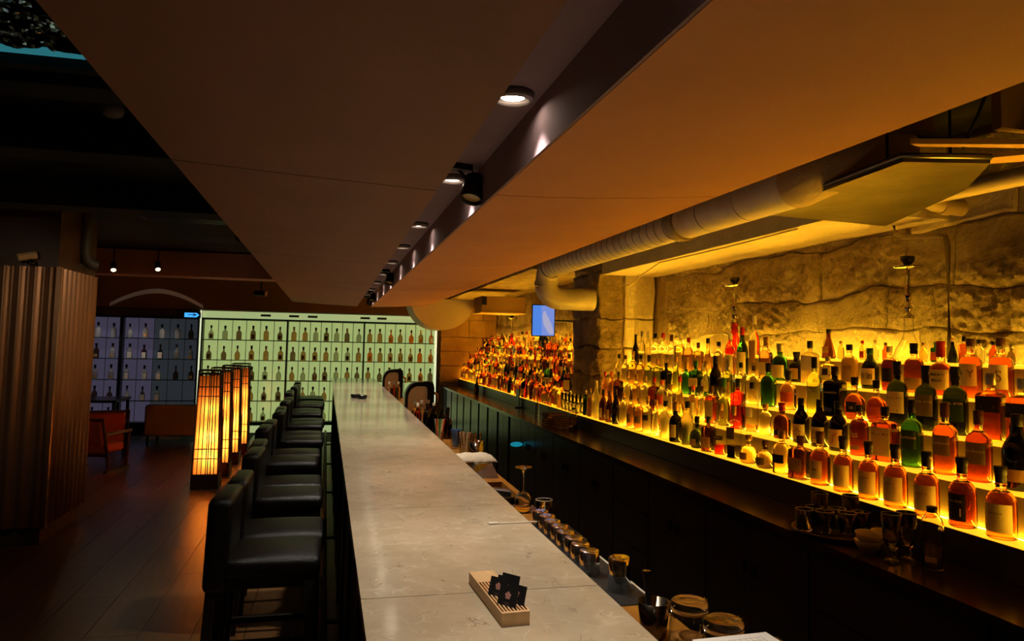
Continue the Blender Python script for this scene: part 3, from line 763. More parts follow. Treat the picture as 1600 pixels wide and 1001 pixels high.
near[1] = [
 (1592, 117, 44, 'wine', 'black', 'black', ('tan', .12, .28, .9), 'tall black bottle with tan label', None, [], 1),
 (1531, 110, 35, 'tri', 'deep', 'brown', ('grey', .25, .55, .8), 'red-amber three-sided bottle with grey round label', None, [('Glenfiddich', 'p', .43, .016, 0)], 1),
 (1478, 110, 33, 'tri', 'amber', 'brown', ('grey', .27, .55, .8), 'orange-amber three-sided bottle with grey round label', None, [('Glenfiddich', 'p', .44, .016, 0)], 1),
 (1426, 104, 30, 'tri', 'green', 'black', ('green', .27, .55, .8), 'bright green three-sided bottle with pale lettering', None, [('Glenfiddich', 'p', .44, .016, 0)], 1),
 (1384, 84, 34, 'rect', 'deep', 'black', ('cream', .1, .62, 1.0), 'square amber bottle with tall cream label', None, [('SINGLETON', 'd', .5, .013, 0)], .9),
 (1343, 78, 28, 'tall', 'deep', 'black', ('tan', .12, .2, .6), 'red-amber bottle with white handwritten signature', None, [('/ss', 'p', .42, .045, 0)], 1),
 (1310, 76, 28, 'wine', 'black', 'black', ('cream', .08, .44, 1.0), 'black bottle with cream label and orange character', None, [('\u5b50', 'o', .26, .062, 0)], 1),
 (1281, 73, 26, 'wine', 'black', 'black', ('cream', .08, .42, 1.0), 'black bottle with cream label and pale character', None, [('\u8449', 'g', .25, .058, 0)], 1),
 (1252, 69, 25, 'wine', 'black', 'black', ('cream', .08, .42, 1.0), 'black bottle with cream label and tea character', None, [('\u8336', 'g', .25, .058, 0)], 1),
 (1222, 55, 28, 'dumpy', 'brown', 'red', ('dark', .1, .25, .6), 'broad brown bottle with red cap', None, [], .8),
 (1196, 48, 22, 'hour', 'clear', 'gold', None, 'clear skull-like waisted bottle', None, [], 1),
 (1175, 77, 19, 'tall', 'thin', 'black', ('white', .3, .5, .7), 'clear bottle with pink liquid at its base', ('pink', .14), [], 1),
 (1153, 78, 18, 'rect', 'red', 'black', None, 'bright red square bottle with black cap', None, [], 1),
 (1131, 74, 22, 'round', 'lime', 'green', ('yellow', .15, .42, .6), 'pale green pear-shaped bottle with yellow label', None, [], 1),
 (1112, 58, 17, 'rect', 'deep', 'brown', ('cream', .1, .6, .7), 'red-amber square bottle with cream label', None, [], 1),
 (1097, 54, 15, 'cone', 'clear', 'brown', None, 'clear conical bottle with brown cap', None, [], 1),
 (1083, 52, 16, 'tall', 'gold', 'orange', ('white', .15, .5, .9), 'golden bottle with speckled white label', None, [], 1),
 (1062, 62, 17, 'cone', 'gold', 'red', ('cream', .06, .3, .9), 'golden conical bottle with dark red cap', None, [], 1),
 (1048, 46, 15, 'rect', 'clear', 'gold', ('white', .2, .6, .9), 'clear square bottle with white label', None, [], 1),
 (1034, 50, 16, 'tall', 'clear', 'orange', ('orange', .25, .55, .9), 'clear bottle with orange label', None, [], 1),
 (1022, 52, 15, 'rect', 'brown', 'red', ('red', .35, .62, .9), 'dark square bottle with red label', None, [], 1),
 (1008, 50, 15, 'tall', 'clear', 'gold', None, 'clear glass bottle with gold cap', None, [], 1),
 (994, 50, 14, 'tall', 'gold', 'gold', None, 'pale golden bottle with gold cap', None, [], 1),
 (981, 52, 14, 'round', 'clear', 'gold', None, 'clear round-bodied bottle', None, [], 1),
 (966, 48, 12, 'rect', 'brown', 'black', None, 'slim dark brown square bottle', None, [], 1),
 (955, 46, 11, 'wine', 'pink', 'orange', None, 'slim pink bottle with orange cap', None, [], 1),
 (945, 44, 10, 'wine', 'pink', 'red', None, 'slim pink bottle with red cap', None, [], 1),
]
near[2] = [
 (1600, 104, 44, 'rect', 'amber', 'silver', ('dark', .4, .62, .9), 'big square decanter with dark label', None, [], .8),
 (1550, 104, 44, 'rect', 'gold', 'silver', ('dark', .42, .66, .75), 'big golden square decanter with dark label', ('amber', .66), [('12', 'g', .5, .014, 0)], .8),
 (1494, 106, 35, 'flask', 'bottle', 'black', ('green', .2, .53, .78), 'dark green flask bottle with green label and white lettering', None, [('SINGLETON', 'p', .46, .013, 0)], .62),
 (1448, 101, 32, 'flask', 'bottle', 'black', ('grey', .22, .55, .78), 'dark green flask bottle with grey label', None, [('SINGLETON', 'p', .44, .013, 0), ('15', 'g', .26, .014, 0)], .62),
 (1403, 101, 30, 'flask', 'bottle', 'black', L_SING, 'dark green flask bottle with cream label', None, [('SINGLETON', 'g', .43, .013, 0), ('12', 'g', .24, .014, 0)], .62),
 (1370, 66, 31, 'round', 'deep', 'black', ('orange', .18, .38, .7), 'round amber bottle with orange label', None, [], .8),
 (1336, 66, 32, 'round', 'amber', 'black', ('dark', .18, .42, .5), 'round amber bottle with dark label numbered eighteen', None, [('18', 'p', .28, .02, 0)], .8),
 (1305, 78, 30, 'rect', 'black', 'black', None, 'black square-shouldered bottle with pale badge', None, [('JACK', 'p', .48, .013, 0)], .9),
 (1273, 88, 23, 'tri', 'lime', 'black', None, 'pale green faceted bottle with black cap', None, [('<', 'p', .4, .07, 0)], .8),
 (1232, 60, 26, 'dumpy', 'pink', 'black', ('orange', .2, .46, .9), 'squat pinkish bottle with orange fan label', None, [], .8),
 (1201, 68, 23, 'tri', 'green', 'black', None, 'emerald green bottle with black cap', None, [], .9),
 (1178, 60, 17, 'tall', 'clear', 'brown', None, 'clear glass bottle with brown cap', None, [], 1),
 (1158, 62, 16, 'tall', 'clear', 'black', ('white', .3, .5, .7), 'clear bottle with small white label', None, [], 1),
 (1138, 58, 16, 'rect', 'lime', 'silver', ('tan', .2, .5, .8), 'pale green square bottle', None, [], 1),
 (1118, 66, 19, 'wine', 'black', 'black', ('dark', .1, .3, .8), 'black port bottle with shiny shoulders', None, [], 1),
 (1103, 56, 15, 'round', 'clear', 'gold', ('white', .2, .45, .6), 'clear round bottle with white label', ('teal', .16), [], 1),
 (1087, 54, 18, 'rect', 'green', 'green', ('cream', .25, .5, .9), 'green square bottle with green cap and cream label', None, [], .9),
 (1072, 50, 17, 'dumpy', 'teal', 'gold', None, 'teal round-shouldered bottle', None, [], .9),
 (1056, 56, 18, 'cone', 'lime', 'gold', None, 'pale green ribbed conical bottle', None, [], 1),
 (1041, 44, 14, 'rect', 'black', 'black', ('white', .1, .4, .4), 'short black square bottle with white wedge label', None, [], 1),
 (1027, 48, 14, 'rect', 'lime', 'gold', None, 'pale green square bottle with gold cap', None, [], 1),
 (1014, 52, 14, 'tri', 'lime', 'black', None, 'pale green bottle with black cap', None, [], 1),
 (1001, 50, 13, 'tall', 'gold', 'black', None, 'golden bottle with black cap', None, [], 1),
 (989, 54, 13, 'tall', 'gold', 'gold', None, 'golden bottle with gold cap', None, [], 1),
 (977, 46, 12, 'tall', 'clear', 'brown', None, 'slim clear bottle with brown cap', None, [], 1),
 (967, 46, 11, 'tall', 'clear', 'black', None, 'slim clear bottle with black cap', None, [], 1),
 (956, 38, 10, 'tall', 'clear', 'cork', None, 'slim clear bottle with cork', None, [], 1),
 (947, 38, 9, 'tall', 'clear', 'cork', None, 'slim clear bottle with pale stopper', None, [], 1),
]
near[3] = [
 (1566, 97, 34, 'tall', 'amber', 'brown', ('cream', .18, .57, .95), 'tall amber bottle with brown neck strip and bird-like label', None, [('S', 'g', .38, .07, .01)], 1),
 (1518, 92, 32, 'tall', 'amber', 'brown', ('cream', .2, .57, .95), 'tall amber bottle with brown neck strip and sketched label', None, [('b', 'd', .42, .035, -.025), ('Y', 'g', .4, .05, .02)], 1),
 (1471, 84, 34, 'wax', 'deep', 'red', ('cream', .1, .47, 1.1), 'square amber bottle dipped in red wax with cream label', None, [("Maker's", 'd', .38, .02, 0), ('Mark', 'd', .27, .02, 0)], .9),
 (1429, 77, 29, 'flask', 'amber', 'black', ('tan', .05, .3, .9), 'flat amber flask with black cap', None, [], .6),
 (1391, 69, 24, 'tall', 'deep', 'white', ('dark', .2, .5, .8), 'smoky amber bottle with cream neck band', None, [], 1),
 (1360, 63, 26, 'wine', 'bottle', 'green', ('cream', .1, .5, 1.0), 'dark green bottle with cream label and brush writing', None, [('\u6885\u9152', 'd', .3, .036, 0)], 1),
 (1328, 66, 25, 'tall', 'gold', 'black', ('tan', .12, .5, .7), 'pale gold bottle with portrait label', None, [], 1),
 (1294, 44, 20, 'rect', 'gold', 'silver', ('cream', .15, .65, 1.0), 'short pale gold square bottle with cream label', None, [('\u5c71', 'd', .42, .05, 0)], 1),
 (1266, 66, 22, 'rect', 'frost', 'black', ('white', .3, .65, 1.0), 'pale square bottle with round black stopper', None, [], 1),
 (1245, 47, 26, 'dumpy', 'black', 'black', ('yellow', .1, .46, .55), 'black apothecary bottle with yellow diamond label', None, [], .8),
 (1219, 58, 24, 'dumpy', 'green', 'silver', ('cream', .08, .42, 1.1), 'green-shouldered jar bottle with cream label', None, [], 1),
 (1197, 66, 21, 'flask', 'pink', 'gold', ('cream', .1, .4, .9), 'flat pale amber bottle with gold cap', None, [], .7),
 (1179, 98, 17, 'tall', 'clear', 'white', ('tan', .25, .6, .8), 'very tall clear bottle with pale stopper', None, [], 1),
 (1160, 78, 18, 'wine', 'green', 'red', ('cream', .08, .5, 1.1), 'green bottle with red cap and long cream label', None, [], 1),
 (1141, 66, 17, 'tall', 'pink', 'white', ('cream', .1, .5, 1.0), 'pinkish bottle with cream label and black brushwork', None, [('\u6e05', 'd', .34, .035, 0)], 1),
 (1123, 52, 16, 'tall', 'clear', 'black', None, 'clear glass bottle with black cap', None, [], 1),
 (1106, 56, 17, 'cone', 'gold', 'black', ('white', .06, .3, .9), 'golden decanter-shaped bottle with black stopper', None, [], 1),
 (1091, 48, 14, 'rect', 'gold', 'brown', ('tan', .2, .5, .8), 'golden square bottle with brown cap', None, [], 1),
 (1076, 54, 14, 'tall', 'pink', 'red', ('tan', .1, .45, .9), 'pale pink bottle with red cap', None, [], 1),
 (1063, 60, 14, 'tall', 'gold', 'white', ('yellow', .1, .5, .9), 'golden bottle with white cap and yellow label', None, [], 1),
 (1049, 56, 14, 'rect', 'clear', 'brown', None, 'clear square bottle with brown cap', None, [], 1),
 (1036, 58, 15, 'tall', 'clear', 'red', ('yellow', .1, .45, .9), 'clear bottle with red cap and bright yellow label', None, [], 1),
 (1024, 56, 14, 'tall', 'clear', 'black', None, 'clear cylindrical bottle with black cap', None, [], 1),
 (1013, 58, 11, 'wine', 'frost', 'white', None, 'slim frosted bottle', None, [], 1),
 (1003, 58, 11, 'wine', 'clear', 'silver', None, 'slim clear bottle with silver cap', None, [], 1),
 (993, 52, 10, 'wine', 'black', 'black', None, 'slim black bottle standing before the pale plaster', None, [], 1),
]
near[4] = [
 (1581, 31, 11, 'mini', 'smoke', 'silver', None, 'small metal-capped grey flask', None, [], 1),
 (1553, 36, 13, 'mini', 'amber', 'black', None, 'small amber bottle', None, [], 1),
 (1531, 38, 14, 'mini', 'clear', 'black', None, 'small clear bottle', None, [], 1),
 (1507, 42, 13, 'rect', 'amber', 'black', None, 'small amber square bottle', None, [], 1),
 (1489, 39, 16, 'cone', 'bottle', 'white', None, 'small dark green sake bottle', None, [], 1),
 (1462, 32, 11, 'rect', 'green', 'green', ('orange', .1, .5, .8), 'small green square bottle with orange label', None, [], 1),
 (1443, 30, 12, 'mini', 'gold', 'gold', None, 'small golden bottle', None, [], 1),
 (1384, 28, 10, 'mini', 'amber', 'brown', None, 'small amber bottle with brown cap', None, [], 1),
 (1368, 32, 10, 'mini', 'clear', 'white', None, 'small clear bottle with white cap', None, [], 1),
 (1348, 30, 10, 'mini', 'gold', 'red', ('red', .1, .45, .7), 'miniature golden bottle with red label', None, [], 1),
 (1314, 28, 10, 'mini', 'gold', 'gold', None, 'miniature golden bottle with gold cap', None, [], 1),
 (1295, 46, 21, 'cone', 'brown', 'black', ('tan', .2, .4, .5), 'bell-shaped brown bottle', None, [], 1),
]
LEVEL = {'dumpy': .645, 'tri': .69, 'flask': .67, 'tall': .69, 'wax': .585, 'rect': .735, 'round': .6}
TIERW = ['lowest', 'second', 'third', 'fourth', 'top']
for k in range(5):
    for i, (px, hp, wp, arch, gl, cp, lb, words, liq, tx, dr) in enumerate(near[k]):
        p = tier_line(k, px); dd = depth(p)
        h = hp*dd/F; wd = min(wp*dd/F, (0.104 if arch == 'rect' else 0.122) if k < 4 else 0.16)
        lv = None
        if gl in ('amber', 'deep', 'gold', 'pink') and arch in LEVEL: lv = LEVEL[arch]
        lab = '%s, %s in on %s near shelf' % (words, ordinal(i), TIERW[k])
        bottle(p, h, wd, wd*dr, arch, gl, cp, lb, -1.2+random.uniform(-.12, .12), lab, 'bottles on the near glowing shelves', liq, tx, level=lv)
# ---- far bottles beyond the pillar
rf = random.Random(21)
FARC = {0: (712, 889, 40, (34, 44)), 1: (718, 890, 36, (36, 44)), 2: (724, 890, 32, (34, 42)), 3: (735, 891, 27, (34, 44)), 4: (748, 891, 20, (22, 40))}
for k in range(5):
    a, b_, n, (h0, h1) = FARC[k]; yl = 7.92
    for i in range(n):
        p = tier_line(k, max(a, b_-(b_-a)*(i+rf.uniform(-.2, .2))/(n-1)))
        y_hi = END_Y-0.16-(n-1-i)*0.105
        p.y = max(yl+0.105, min(p.y, y_hi)); yl = p.y
        p.x += rf.uniform(-.012, .012)
        if k == 4 and abs(p.y-12.55) < 0.14: p.y += 0.16
        arch = rf.choice(['tall', 'tall', 'dumpy', 'rect', 'wine', 'tri', 'flask', 'cone', 'round'])
        gl = rf.choices(['amber', 'deep', 'gold', 'clear', 'black', 'bottle', 'green', 'red', 'pink', 'brown'], [6, 3, 10, 9, 4, 3, 1, 1, 4, 5])[0]
        if k == 1 and 0.38 < i/n < 0.62 and rf.random() < .7: gl = 'black'; arch = 'wine'
        if k == 0 and i/n > .82: gl = 'gold'; arch = 'tall'
        cp = rf.choice(['black', 'black', 'gold', 'red', 'brown', 'silver', 'cork', 'white'])
        lb = None
        if rf.random() < .7: lb = (rf.choice(['cream', 'cream', 'white', 'tan', 'dark', 'orange', 'yellow', 'red']), rf.choice([.1, .15]), rf.choice([.4, .48]), 1.0)
        h = rf.uniform(.24, .32) if arch not in ('dumpy', 'round') else rf.uniform(.22, .27)
        if k == 4: h *= .85
        wd = rf.uniform(.075, .1)
        shp = {'tall': 'straight', 'dumpy': 'domed', 'rect': 'square', 'wine': 'wine-shaped', 'tri': 'tapered', 'flask': 'flat', 'cone': 'conical', 'round': 'round'}[arch]
        lab = '%s %s bottle with %s cap, %s past the pillar on %s far shelf' % (GLASSWORD[gl], shp, cp, ordinal(i), TIERW[k])
        bottle(p, h, wd, wd*(.65 if arch == 'flask' else 1), arch, gl, cp, lb, -1.0+rf.uniform(-.3, .3), lab, 'bottles on the far glowing shelves', seg=12)
# ---- bottles in the display wall
M_TAG = LABS['white']
rd = random.Random(5)
GLASS['dsp_amber'] = glassmat('display_amber', (170, 120, 74)); GLASS['dsp_grey'] = mat('display_clear_glass', (214, 208, 190), 0.2, trans=0.7, ior=1.3); GLASS['dsp_dark'] = glassmat('display_dark', (120, 92, 70))
GLASSWORD.update(dsp_amber='amber', dsp_grey='pale grey', dsp_dark='brownish')
ROWW = ['bottom', 'fourth', 'third', 'second', 'top']
def display_bottle(x, r, gl, cp, lab, group, lb=None):
    bottle((x, END_Y-0.055, ROWS[r]+0.003), rd.uniform(.255, .275), .098, .07, 'dumpy' if rd.random() < .6 else 'round', gl, cp, lb, rd.uniform(-.2, .2), lab, group,
           name='display_bottle', seg=14)
for si, (xs, sec) in enumerate(cols):
    for r in range(5):
        for c in range(len(xs)-1):
            if si == 0 and r < 2 and c < 2: continue
            if si == 1 and (r == 0 and c != 3 or r == 1 and c > 3): continue
            if si == 2 and r == 0: continue
            gl = rd.choice(['dsp_grey', 'dsp_amber', 'dsp_dark', 'dsp_amber'] if si < 2 else ['dsp_amber', 'amber', 'dsp_amber', 'dsp_dark'])
            cp = rd.choice(['black', 'black', 'silver'])
            lb = (rd.choice(['tan', 'white', 'grey']), .1, .4, .6) if rd.random() < .35 else None
            display_bottle((xs[c]+xs[c+1])/2+rd.uniform(-.015, .015), r, gl, cp,
                           '%s bottle, %s stopper, cell %s of %s row, %s' % (GLASSWORD[gl], cp, ['one', 'two', 'three', 'four', 'five', 'six', 'seven'][c], ROWW[r], sec), 'bottles in the green display wall', lb)
for r in range(5):
    for c in range(2, 9):
        if r == 0 and c > 3: continue
        if r == 1 and c > 6: continue
        tagged = r in (2, 3, 1) and c in (4, 5, 6)
        display_bottle((PX[c]+PX[c+1])/2+rd.uniform(-.02, .02), r, rd.choice(['dsp_grey', 'dsp_dark', 'dsp_grey']), 'black',
                       '%s bottle, cell %s of %s row in lilac display' % ('white-tagged' if tagged else 'dim grey', ['three', 'four', 'five', 'six', 'seven', 'eight', 'nine'][c-2], ROWW[r]),
                       'bottles in the lilac display wall', ('white', .06, .46, .8) if tagged else (('tan', .1, .3, .6) if rd.random() < .5 else None))

# ================================================================ CEILING LIGHTS OVER THE BAR
M_BULB = emitter('lamp_face', (255, 236, 205), 30.0)
RZ = 2.462
dl_y = [0.75, 2.0, 3.1, 4.4, 5.45, 6.55, 7.7, 8.85, 10.1, 11.2]
for i, y in enumerate(dl_y):
    t = thing('downlight', 'small round ceiling downlight in the dark slot, %s from the near end' % ordinal(i), 'downlight', (0.47, y, RZ), 0, 'downlights above the bar')
    m = MB(); m.lathe([(0.047, -0.001), (0.062, -0.001), (0.062, -0.02), (0.05, -0.026), (0.046, -0.02)], 24, close_top=False, close_bot=False); ob('trim_ring', m, mat('grey_lamp_ring', (120, 112, 108), 0.35, 0.5), t)
    m = MB(); m.lathe([(0.034, -0.014), (0.034, -0.012)], 20); ob('lens', m, M_BULB, t)
    spot('downlight_lamp', (0, 0, -0.03), (-0.02, 0, -1.3), DOWN_POWER, math.radians(84), (1, 0.90, 0.76), 0.03, 0.8, t)
def track_head(label, loc, rz, tilt, cord=True, power=0, aim=None):
    t = thing('spotlight', label, 'spotlight', loc, rz, 'spotlights in the ceiling slot')
    ob('mount', bx(-0.05, 0.05, -0.03, 0.03, -0.025, 0.0), M_BLACKMETAL, t)
    m = MB(); m.tube([(0.0, 0, -0.02), (0.03, 0, -0.05), (0.05, 0, -0.07)], 0.008, 8); ob('arm', m, M_BLACKMETAL, t)
    m = MB(); m.lathe([(0.03, 0.035), (0.046, 0.03), (0.046, -0.07), (0.04, -0.072), (0.036, -0.05)], 20, close_top=False)
    h = ob('head', m, M_BLACKMETAL, t); h.location = (0.075, 0, -0.075); h.rotation_euler = (tilt, 0.35, 0)
    m = MB(); m.lathe([(0.037, -0.056), (0.037, -0.054)], 16); ob('lens', m, mat('unlit_lamp_glass', (190, 160, 90), 0.2), h)
    if cord:
        m = MB(); m.tube([(-0.02, 0, -0.02), (-0.03, 0.01, 0.02-0.02), (0.0, 0.01, 0.03-0.025), (0.05, 0.0, 0.0), (0.075, 0, -0.04)], 0.005, 6); ob('cord', m, M_BLACKPL, t)
    if power: spot('spotlight_lamp', (0.075, 0, -0.16), aim, power, math.radians(50), (1, 0.84, 0.66), 0.03, 0.7, t)
track_head('black adjustable spotlight with looped cord near the second downlight', (0.46, 2.88, RZ), 0.3, -0.25)
track_head('small black spotlight in the middle of the dark slot', (0.46, 7.35, RZ), 0.3, -0.25)
track_head('tiny black spotlight at the far end of the dark slot', (0.46, 10.6, RZ), 0.3, -0.25)
track_head('tiny black spotlight closing the far end of the slot', (0.46, 11.7, RZ), -0.3, 0.2)

# ================================================================ DUCTS, PIPES, HOOD ON THE RIGHT
DX, DZ, DR = 2.07, 2.52, 0.102
du = thing('spiral_duct', 'long silver spiral air duct hanging below the orange canopy edge', 'duct')
segs = [(2.98, 3.4), (3.4, 3.8), (3.8, 4.12)]+[(4.12+0.12*i, 4.12+0.12*(i+1)) for i in range(24)]
def ring_path(y0, y1): return [(DX, y0, DZ), (DX, (y0+y1)/2, DZ), (DX, y1, DZ)]
for i, (a, b_) in enumerate(segs):
    m = MB(); m.tube(ring_path(a, b_-0.008), DR if i > 2 else DR*1.06, 28, False); ob('duct_section', m, M_GALV, du)
    m = MB(); m.tube([(DX, b_-0.009, DZ), (DX, b_, DZ)], DR*0.94, 24); ob('seam', m, mat('dark_seam', (40, 36, 28), 0.6), du)
m = MB(); m.tube([(DX, 4.08, DZ), (DX, 4.2, DZ)], [DR+0.02, DR+0.012], 28); ob('tape_band', m, mat('foil_tape', (150, 140, 120), 0.3, 0.8, bump=0.8, bscale=30), du)
ye = segs[-1][1]
arc = [(DX, ye+0.16*math.sin(q*PI/2/6), DZ-0.16*(1-math.cos(q*PI/2/6))) for q in range(7)]
m = MB(); m.tube(arc, DR+0.01, 28, False); ob('elbow', m, M_GALV, du)
arc2 = [(DX, ye+0.16, DZ-0.13-0.02*q) for q in range(3)]
m = MB(); m.tube(arc2, DR+0.018, 28, False); ob('collar', m, M_GALV, du)
arc3 = [(DX+0.14*(1-math.cos(q*PI/2/6)), ye+0.16, DZ-0.17-0.13*math.sin(q*PI/2/6)) for q in range(7)]+[(DX+0.5, ye+0.16, DZ-0.30)]
m = MB(); m.tube(arc3, DR+0.012, 28); ob('elbow', m, M_GALV, du)
arc4 = [(DX, 3.0, DZ), (DX+0.005, 2.95, DZ), (DX+0.03, 2.88, DZ+0.015), (DX+0.09, 2.80, DZ+0.04), (DX+0.17, 2.75, DZ+0.075), (DX+0.27, 2.73, DZ+0.11), (DX+0.36, 2.73, DZ+0.13)]
m = MB(); m.tube(arc4, [DR*1.1, DR*1.1, DR*1.05, DR, DR*.95, DR*.9, DR*.85], 24); ob('flexible_end', m, mat('pale_duct_cloth', (196, 176, 132), 0.8, bump=0.8, bscale=18), du)

hd = thing('vent_hood', 'flat dull sheet metal hood hanging under the ceiling beside the wall', 'vent hood')
m = MB(); m.prism([(2.14, 3.40), (2.02, 2.28), (2.33, 2.20), (2.62, 2.6), (2.98, 3.50)], 2.45, 2.47); ob('hood_sheet', m, mat('stained_sheet_metal', (140, 134, 100), 0.32, 0.85, col2=(104, 98, 66), scale=4, bump=0.15, bscale=6), hd)
m = MB()
m.tube([(2.14, 3.40, 2.475), (2.02, 2.28, 2.475), (2.33, 2.20, 2.475), (2.62, 2.6, 2.475)], 0.012, 6); ob('rolled_edge', m, M_STEEL, hd)
for x, y in ((2.1, 2.45), (2.4, 2.45)):
    m = MB(); m.tube([(x, y, 2.47), (x, y, 2.92)], 0.006, 6); ob('hanger_rod', m, M_BLACKMETAL, hd)
bt = thing('wooden_batten', 'pale wooden batten above the metal hood', 'batten', (0, 0, 0))
m = MB(); m.prism([(2.0, 2.22), (2.06, 2.24), (2.5, 2.12), (2.48, 2.07)], 2.50, 2.52); ob('board', m, mat('pale_batten', (190, 150, 90), 0.6), bt)
bt = thing('wooden_batten', 'pale wooden batten over the plastic pipe near the wall', 'batten', (0, 0, 0))
m = MB(); m.prism([(2.42, 2.42), (2.47, 2.5), (3.0, 2.1), (2.95, 1.9)], 2.52, 2.54); ob('board', m, MATS['pale_batten'], bt)
pp = thing('waste_pipe', 'cream plastic pipe with elbow entering the rough wall', 'pipe')
m = MB(); m.tube([(2.88, 1.5, 2.50), (2.88, 3.0, 2.53), (2.885, 3.08, 2.53), (2.92, 3.13, 2.525), (2.98, 3.15, 2.515), (3.15, 3.15, 2.50)], 0.042, 16); ob('pipe_run', m, mat('cream_pvc', (196, 176, 130), 0.4), pp)
m = MB(); m.tube([(3.02, 3.15, 2.512), (3.07, 3.15, 2.507)], 0.05, 16); ob('coupling', m, MATS['cream_pvc'], pp)
cd = thing('conduit', 'thin bent metal conduit running down the rough wall', 'conduit')
m = MB(); m.tube([(3.09, 3.35, 2.54), (3.09, 3.52, 2.53), (3.09, 3.57, 2.48), (3.09, 3.55, 2.42), (3.09, 3.48, 2.39), (3.09, 3.25, 2.37), (3.09, 3.2, 2.355), (3.09, 3.185, 2.3), (3.09, 3.19, 1.72)], 0.014, 10); ob('tube', m, mat('dull_conduit', (150, 138, 108), 0.4, 0.4), cd)
cb = thing('cable', 'pale cable sagging along the beam above the pillar', 'cable')
m = MB(); m.tube([(2.64, 7.0, 2.44), (2.66, 6.7, 2.34), (2.66, 6.4, 2.32), (2.64, 6.1, 2.38), (2.63, 5.7, 2.455), (2.63, 4.6, 2.45), (2.63, 3.8, 2.46)], 0.006, 6); ob('strand', m, mat('pale_cable', (206, 186, 140), 0.5), cb)
pb = thing('plywood_casing', 'brown plywood duct casing in the ceiling corner above the hood', 'casing')
m = MB(); m.box(2.3, 2.75, 2.12, 2.16, 2.56, 2.92); ob('board', m, mat('plywood', (120, 92, 56), 0.6, col2=(140, 108, 68), scale=5), pb)
m = MB(); m.box(2.1, 2.28, 2.4, 2.46, 2.62, 2.92); ob('board', m, MATS['plywood'], pb)
for k, x in enumerate((2.22, 2.62)):
    c_ = thing('ceiling_cable', ['black cable dangling beside the plywood casing, nearer the duct', 'black cable dangling before the plywood casing, nearer the wall'][k], 'cable')
    m = MB(); m.tube([(x, 2.05, 2.92), (x+0.02, 2.08, 2.75), (x-0.02, 2.12, 2.60), (x-0.01, 2.2, 2.5)], 0.006, 6); ob('strand', m, M_BLACKPL, c_)

# half-drum and box at the far end
dr = thing('drum_bulkhead', 'cream half-round ceiling drum hanging near the display wall', 'ceiling drum')
poly = [(1.72+0.52*math.cos(PI+PI*i/28), 2.46+0.5*math.sin(PI+PI*i/28)) for i in range(29)]
m = MB(); m.extrude_y(poly, 12.02, 12.9); ob('drum', m, mat('cream_drum_paint', (238, 218, 184), 0.6), dr)
bo = thing('duct_box', 'boxy brown air conditioning duct between the drum and the far wall', 'duct')
ob('casing', bx(2.25, 2.95, 11.4, 12.1, 2.25, 2.5), mat('tan_duct_paint', (150, 118, 80), 0.6), bo)
ob('grille', bx(2.25, 2.32, 11.37, 11.4, 2.36, 2.49), M_DARKGAP, bo)
ob('lit_bottom', bx(2.23, 2.97, 11.385, 12.1, 2.235, 2.25), mat('lit_bottom_tone', (200, 164, 110), 0.5), bo)  # paler strip puts the light on the box's underside into colour
# tv
tv = thing('television', 'small portrait screen glowing blue on the wall beyond the pillar', 'television', (2.43, 8.5, 2.04), -0.06)
ob('casing', bx(-0.142, 0.142, 0.0, 0.03, -0.19, 0.19), M_BLACKPL, tv)
sc = ob('screen', bx(-0.132, 0.132, -0.003, 0.0, -0.18, 0.18), emitter('screen_blue', (84, 140, 236), 0.9), tv)
m = MB(); m.add([(-0.03, -0.0045, 0.18), (0.132, -0.0045, 0.18), (0.132, -0.0045, -0.18), (-0.02, -0.0045, -0.18)], [(0, 1, 2, 3)]); ob('picture', m, emitter('screen_lilac', (128, 150, 226), 0.9), sc)
m = MB(); vs = []
for q in range(9):
    f = q/8; xx = 0.0+0.095*f*f; zz = 0.1-0.27*f; wd = 0.012+0.05*math.sin(f*PI*0.85)
    vs += [(xx-wd*0.4, -0.006, zz), (xx+wd, -0.006, zz+0.02)]
m.add(vs, [(2*q, 2*q+2, 2*q+3, 2*q+1) for q in range(8)]); ob('picture', m, emitter('screen_pale', (180, 178, 210), 0.9), sc)
m = MB(); m.tube([(0.1, 0.03, 0), (0.4, 0.12, 0.0), (0.74, 0.12, 0)], 0.015, 8); ob('bracket', m, M_BLACKMETAL, tv)

# hookahs on the top shelf
def hookah(label, x, y, glass, total):  # glass: material key of the vase
    t = thing('hookah', label, 'water pipe', (x, y, SH_Z[4]), 0, 'water pipes on the top shelf', (1, 1, total/0.575))
    m = MB(); m.lathe([(0.05, 0), (0.075, 0.006), (0.078, 0.03), (0.066, 0.07), (0.04, 0.11), (0.026, 0.15), (0.024, 0.23), (0.032, 0.24)], 20, close_top=False); ob('vase', m, GLASS[glass], t)
    m = MB(); m.lathe([(0.03, 0.235), (0.03, 0.25), (0.012, 0.26), (0.016, 0.28), (0.022, 0.295), (0.012, 0.31), (0.012, 0.34), (0.02, 0.36), (0.011, 0.38), (0.018, 0.41), (0.011, 0.43), (0.011, 0.5)], 14); ob('stem', m, M_CHROME, t)
    m = MB(); m.lathe([(0.01, 0.5), (0.07, 0.508), (0.078, 0.52), (0.07, 0.518), (0.012, 0.512)], 24); ob('ash_tray', m, M_CHROME, t)
    m = MB(); m.lathe([(0.014, 0.515), (0.02, 0.53), (0.036, 0.55), (0.038, 0.575), (0.03, 0.575)], 16); ob('bowl', m, M_BLACKPL, t)
hookah('tall water pipe with clear vase below the bent conduit', 3.05, 3.42, 'thin', 0.575)
hookah('tall water pipe with bright red vase on the near top shelf', 3.0, 5.14, 'red', 0.6)
hookah('far water pipe with red vase beyond the pillar', 3.02, 12.55, 'red', 0.56)

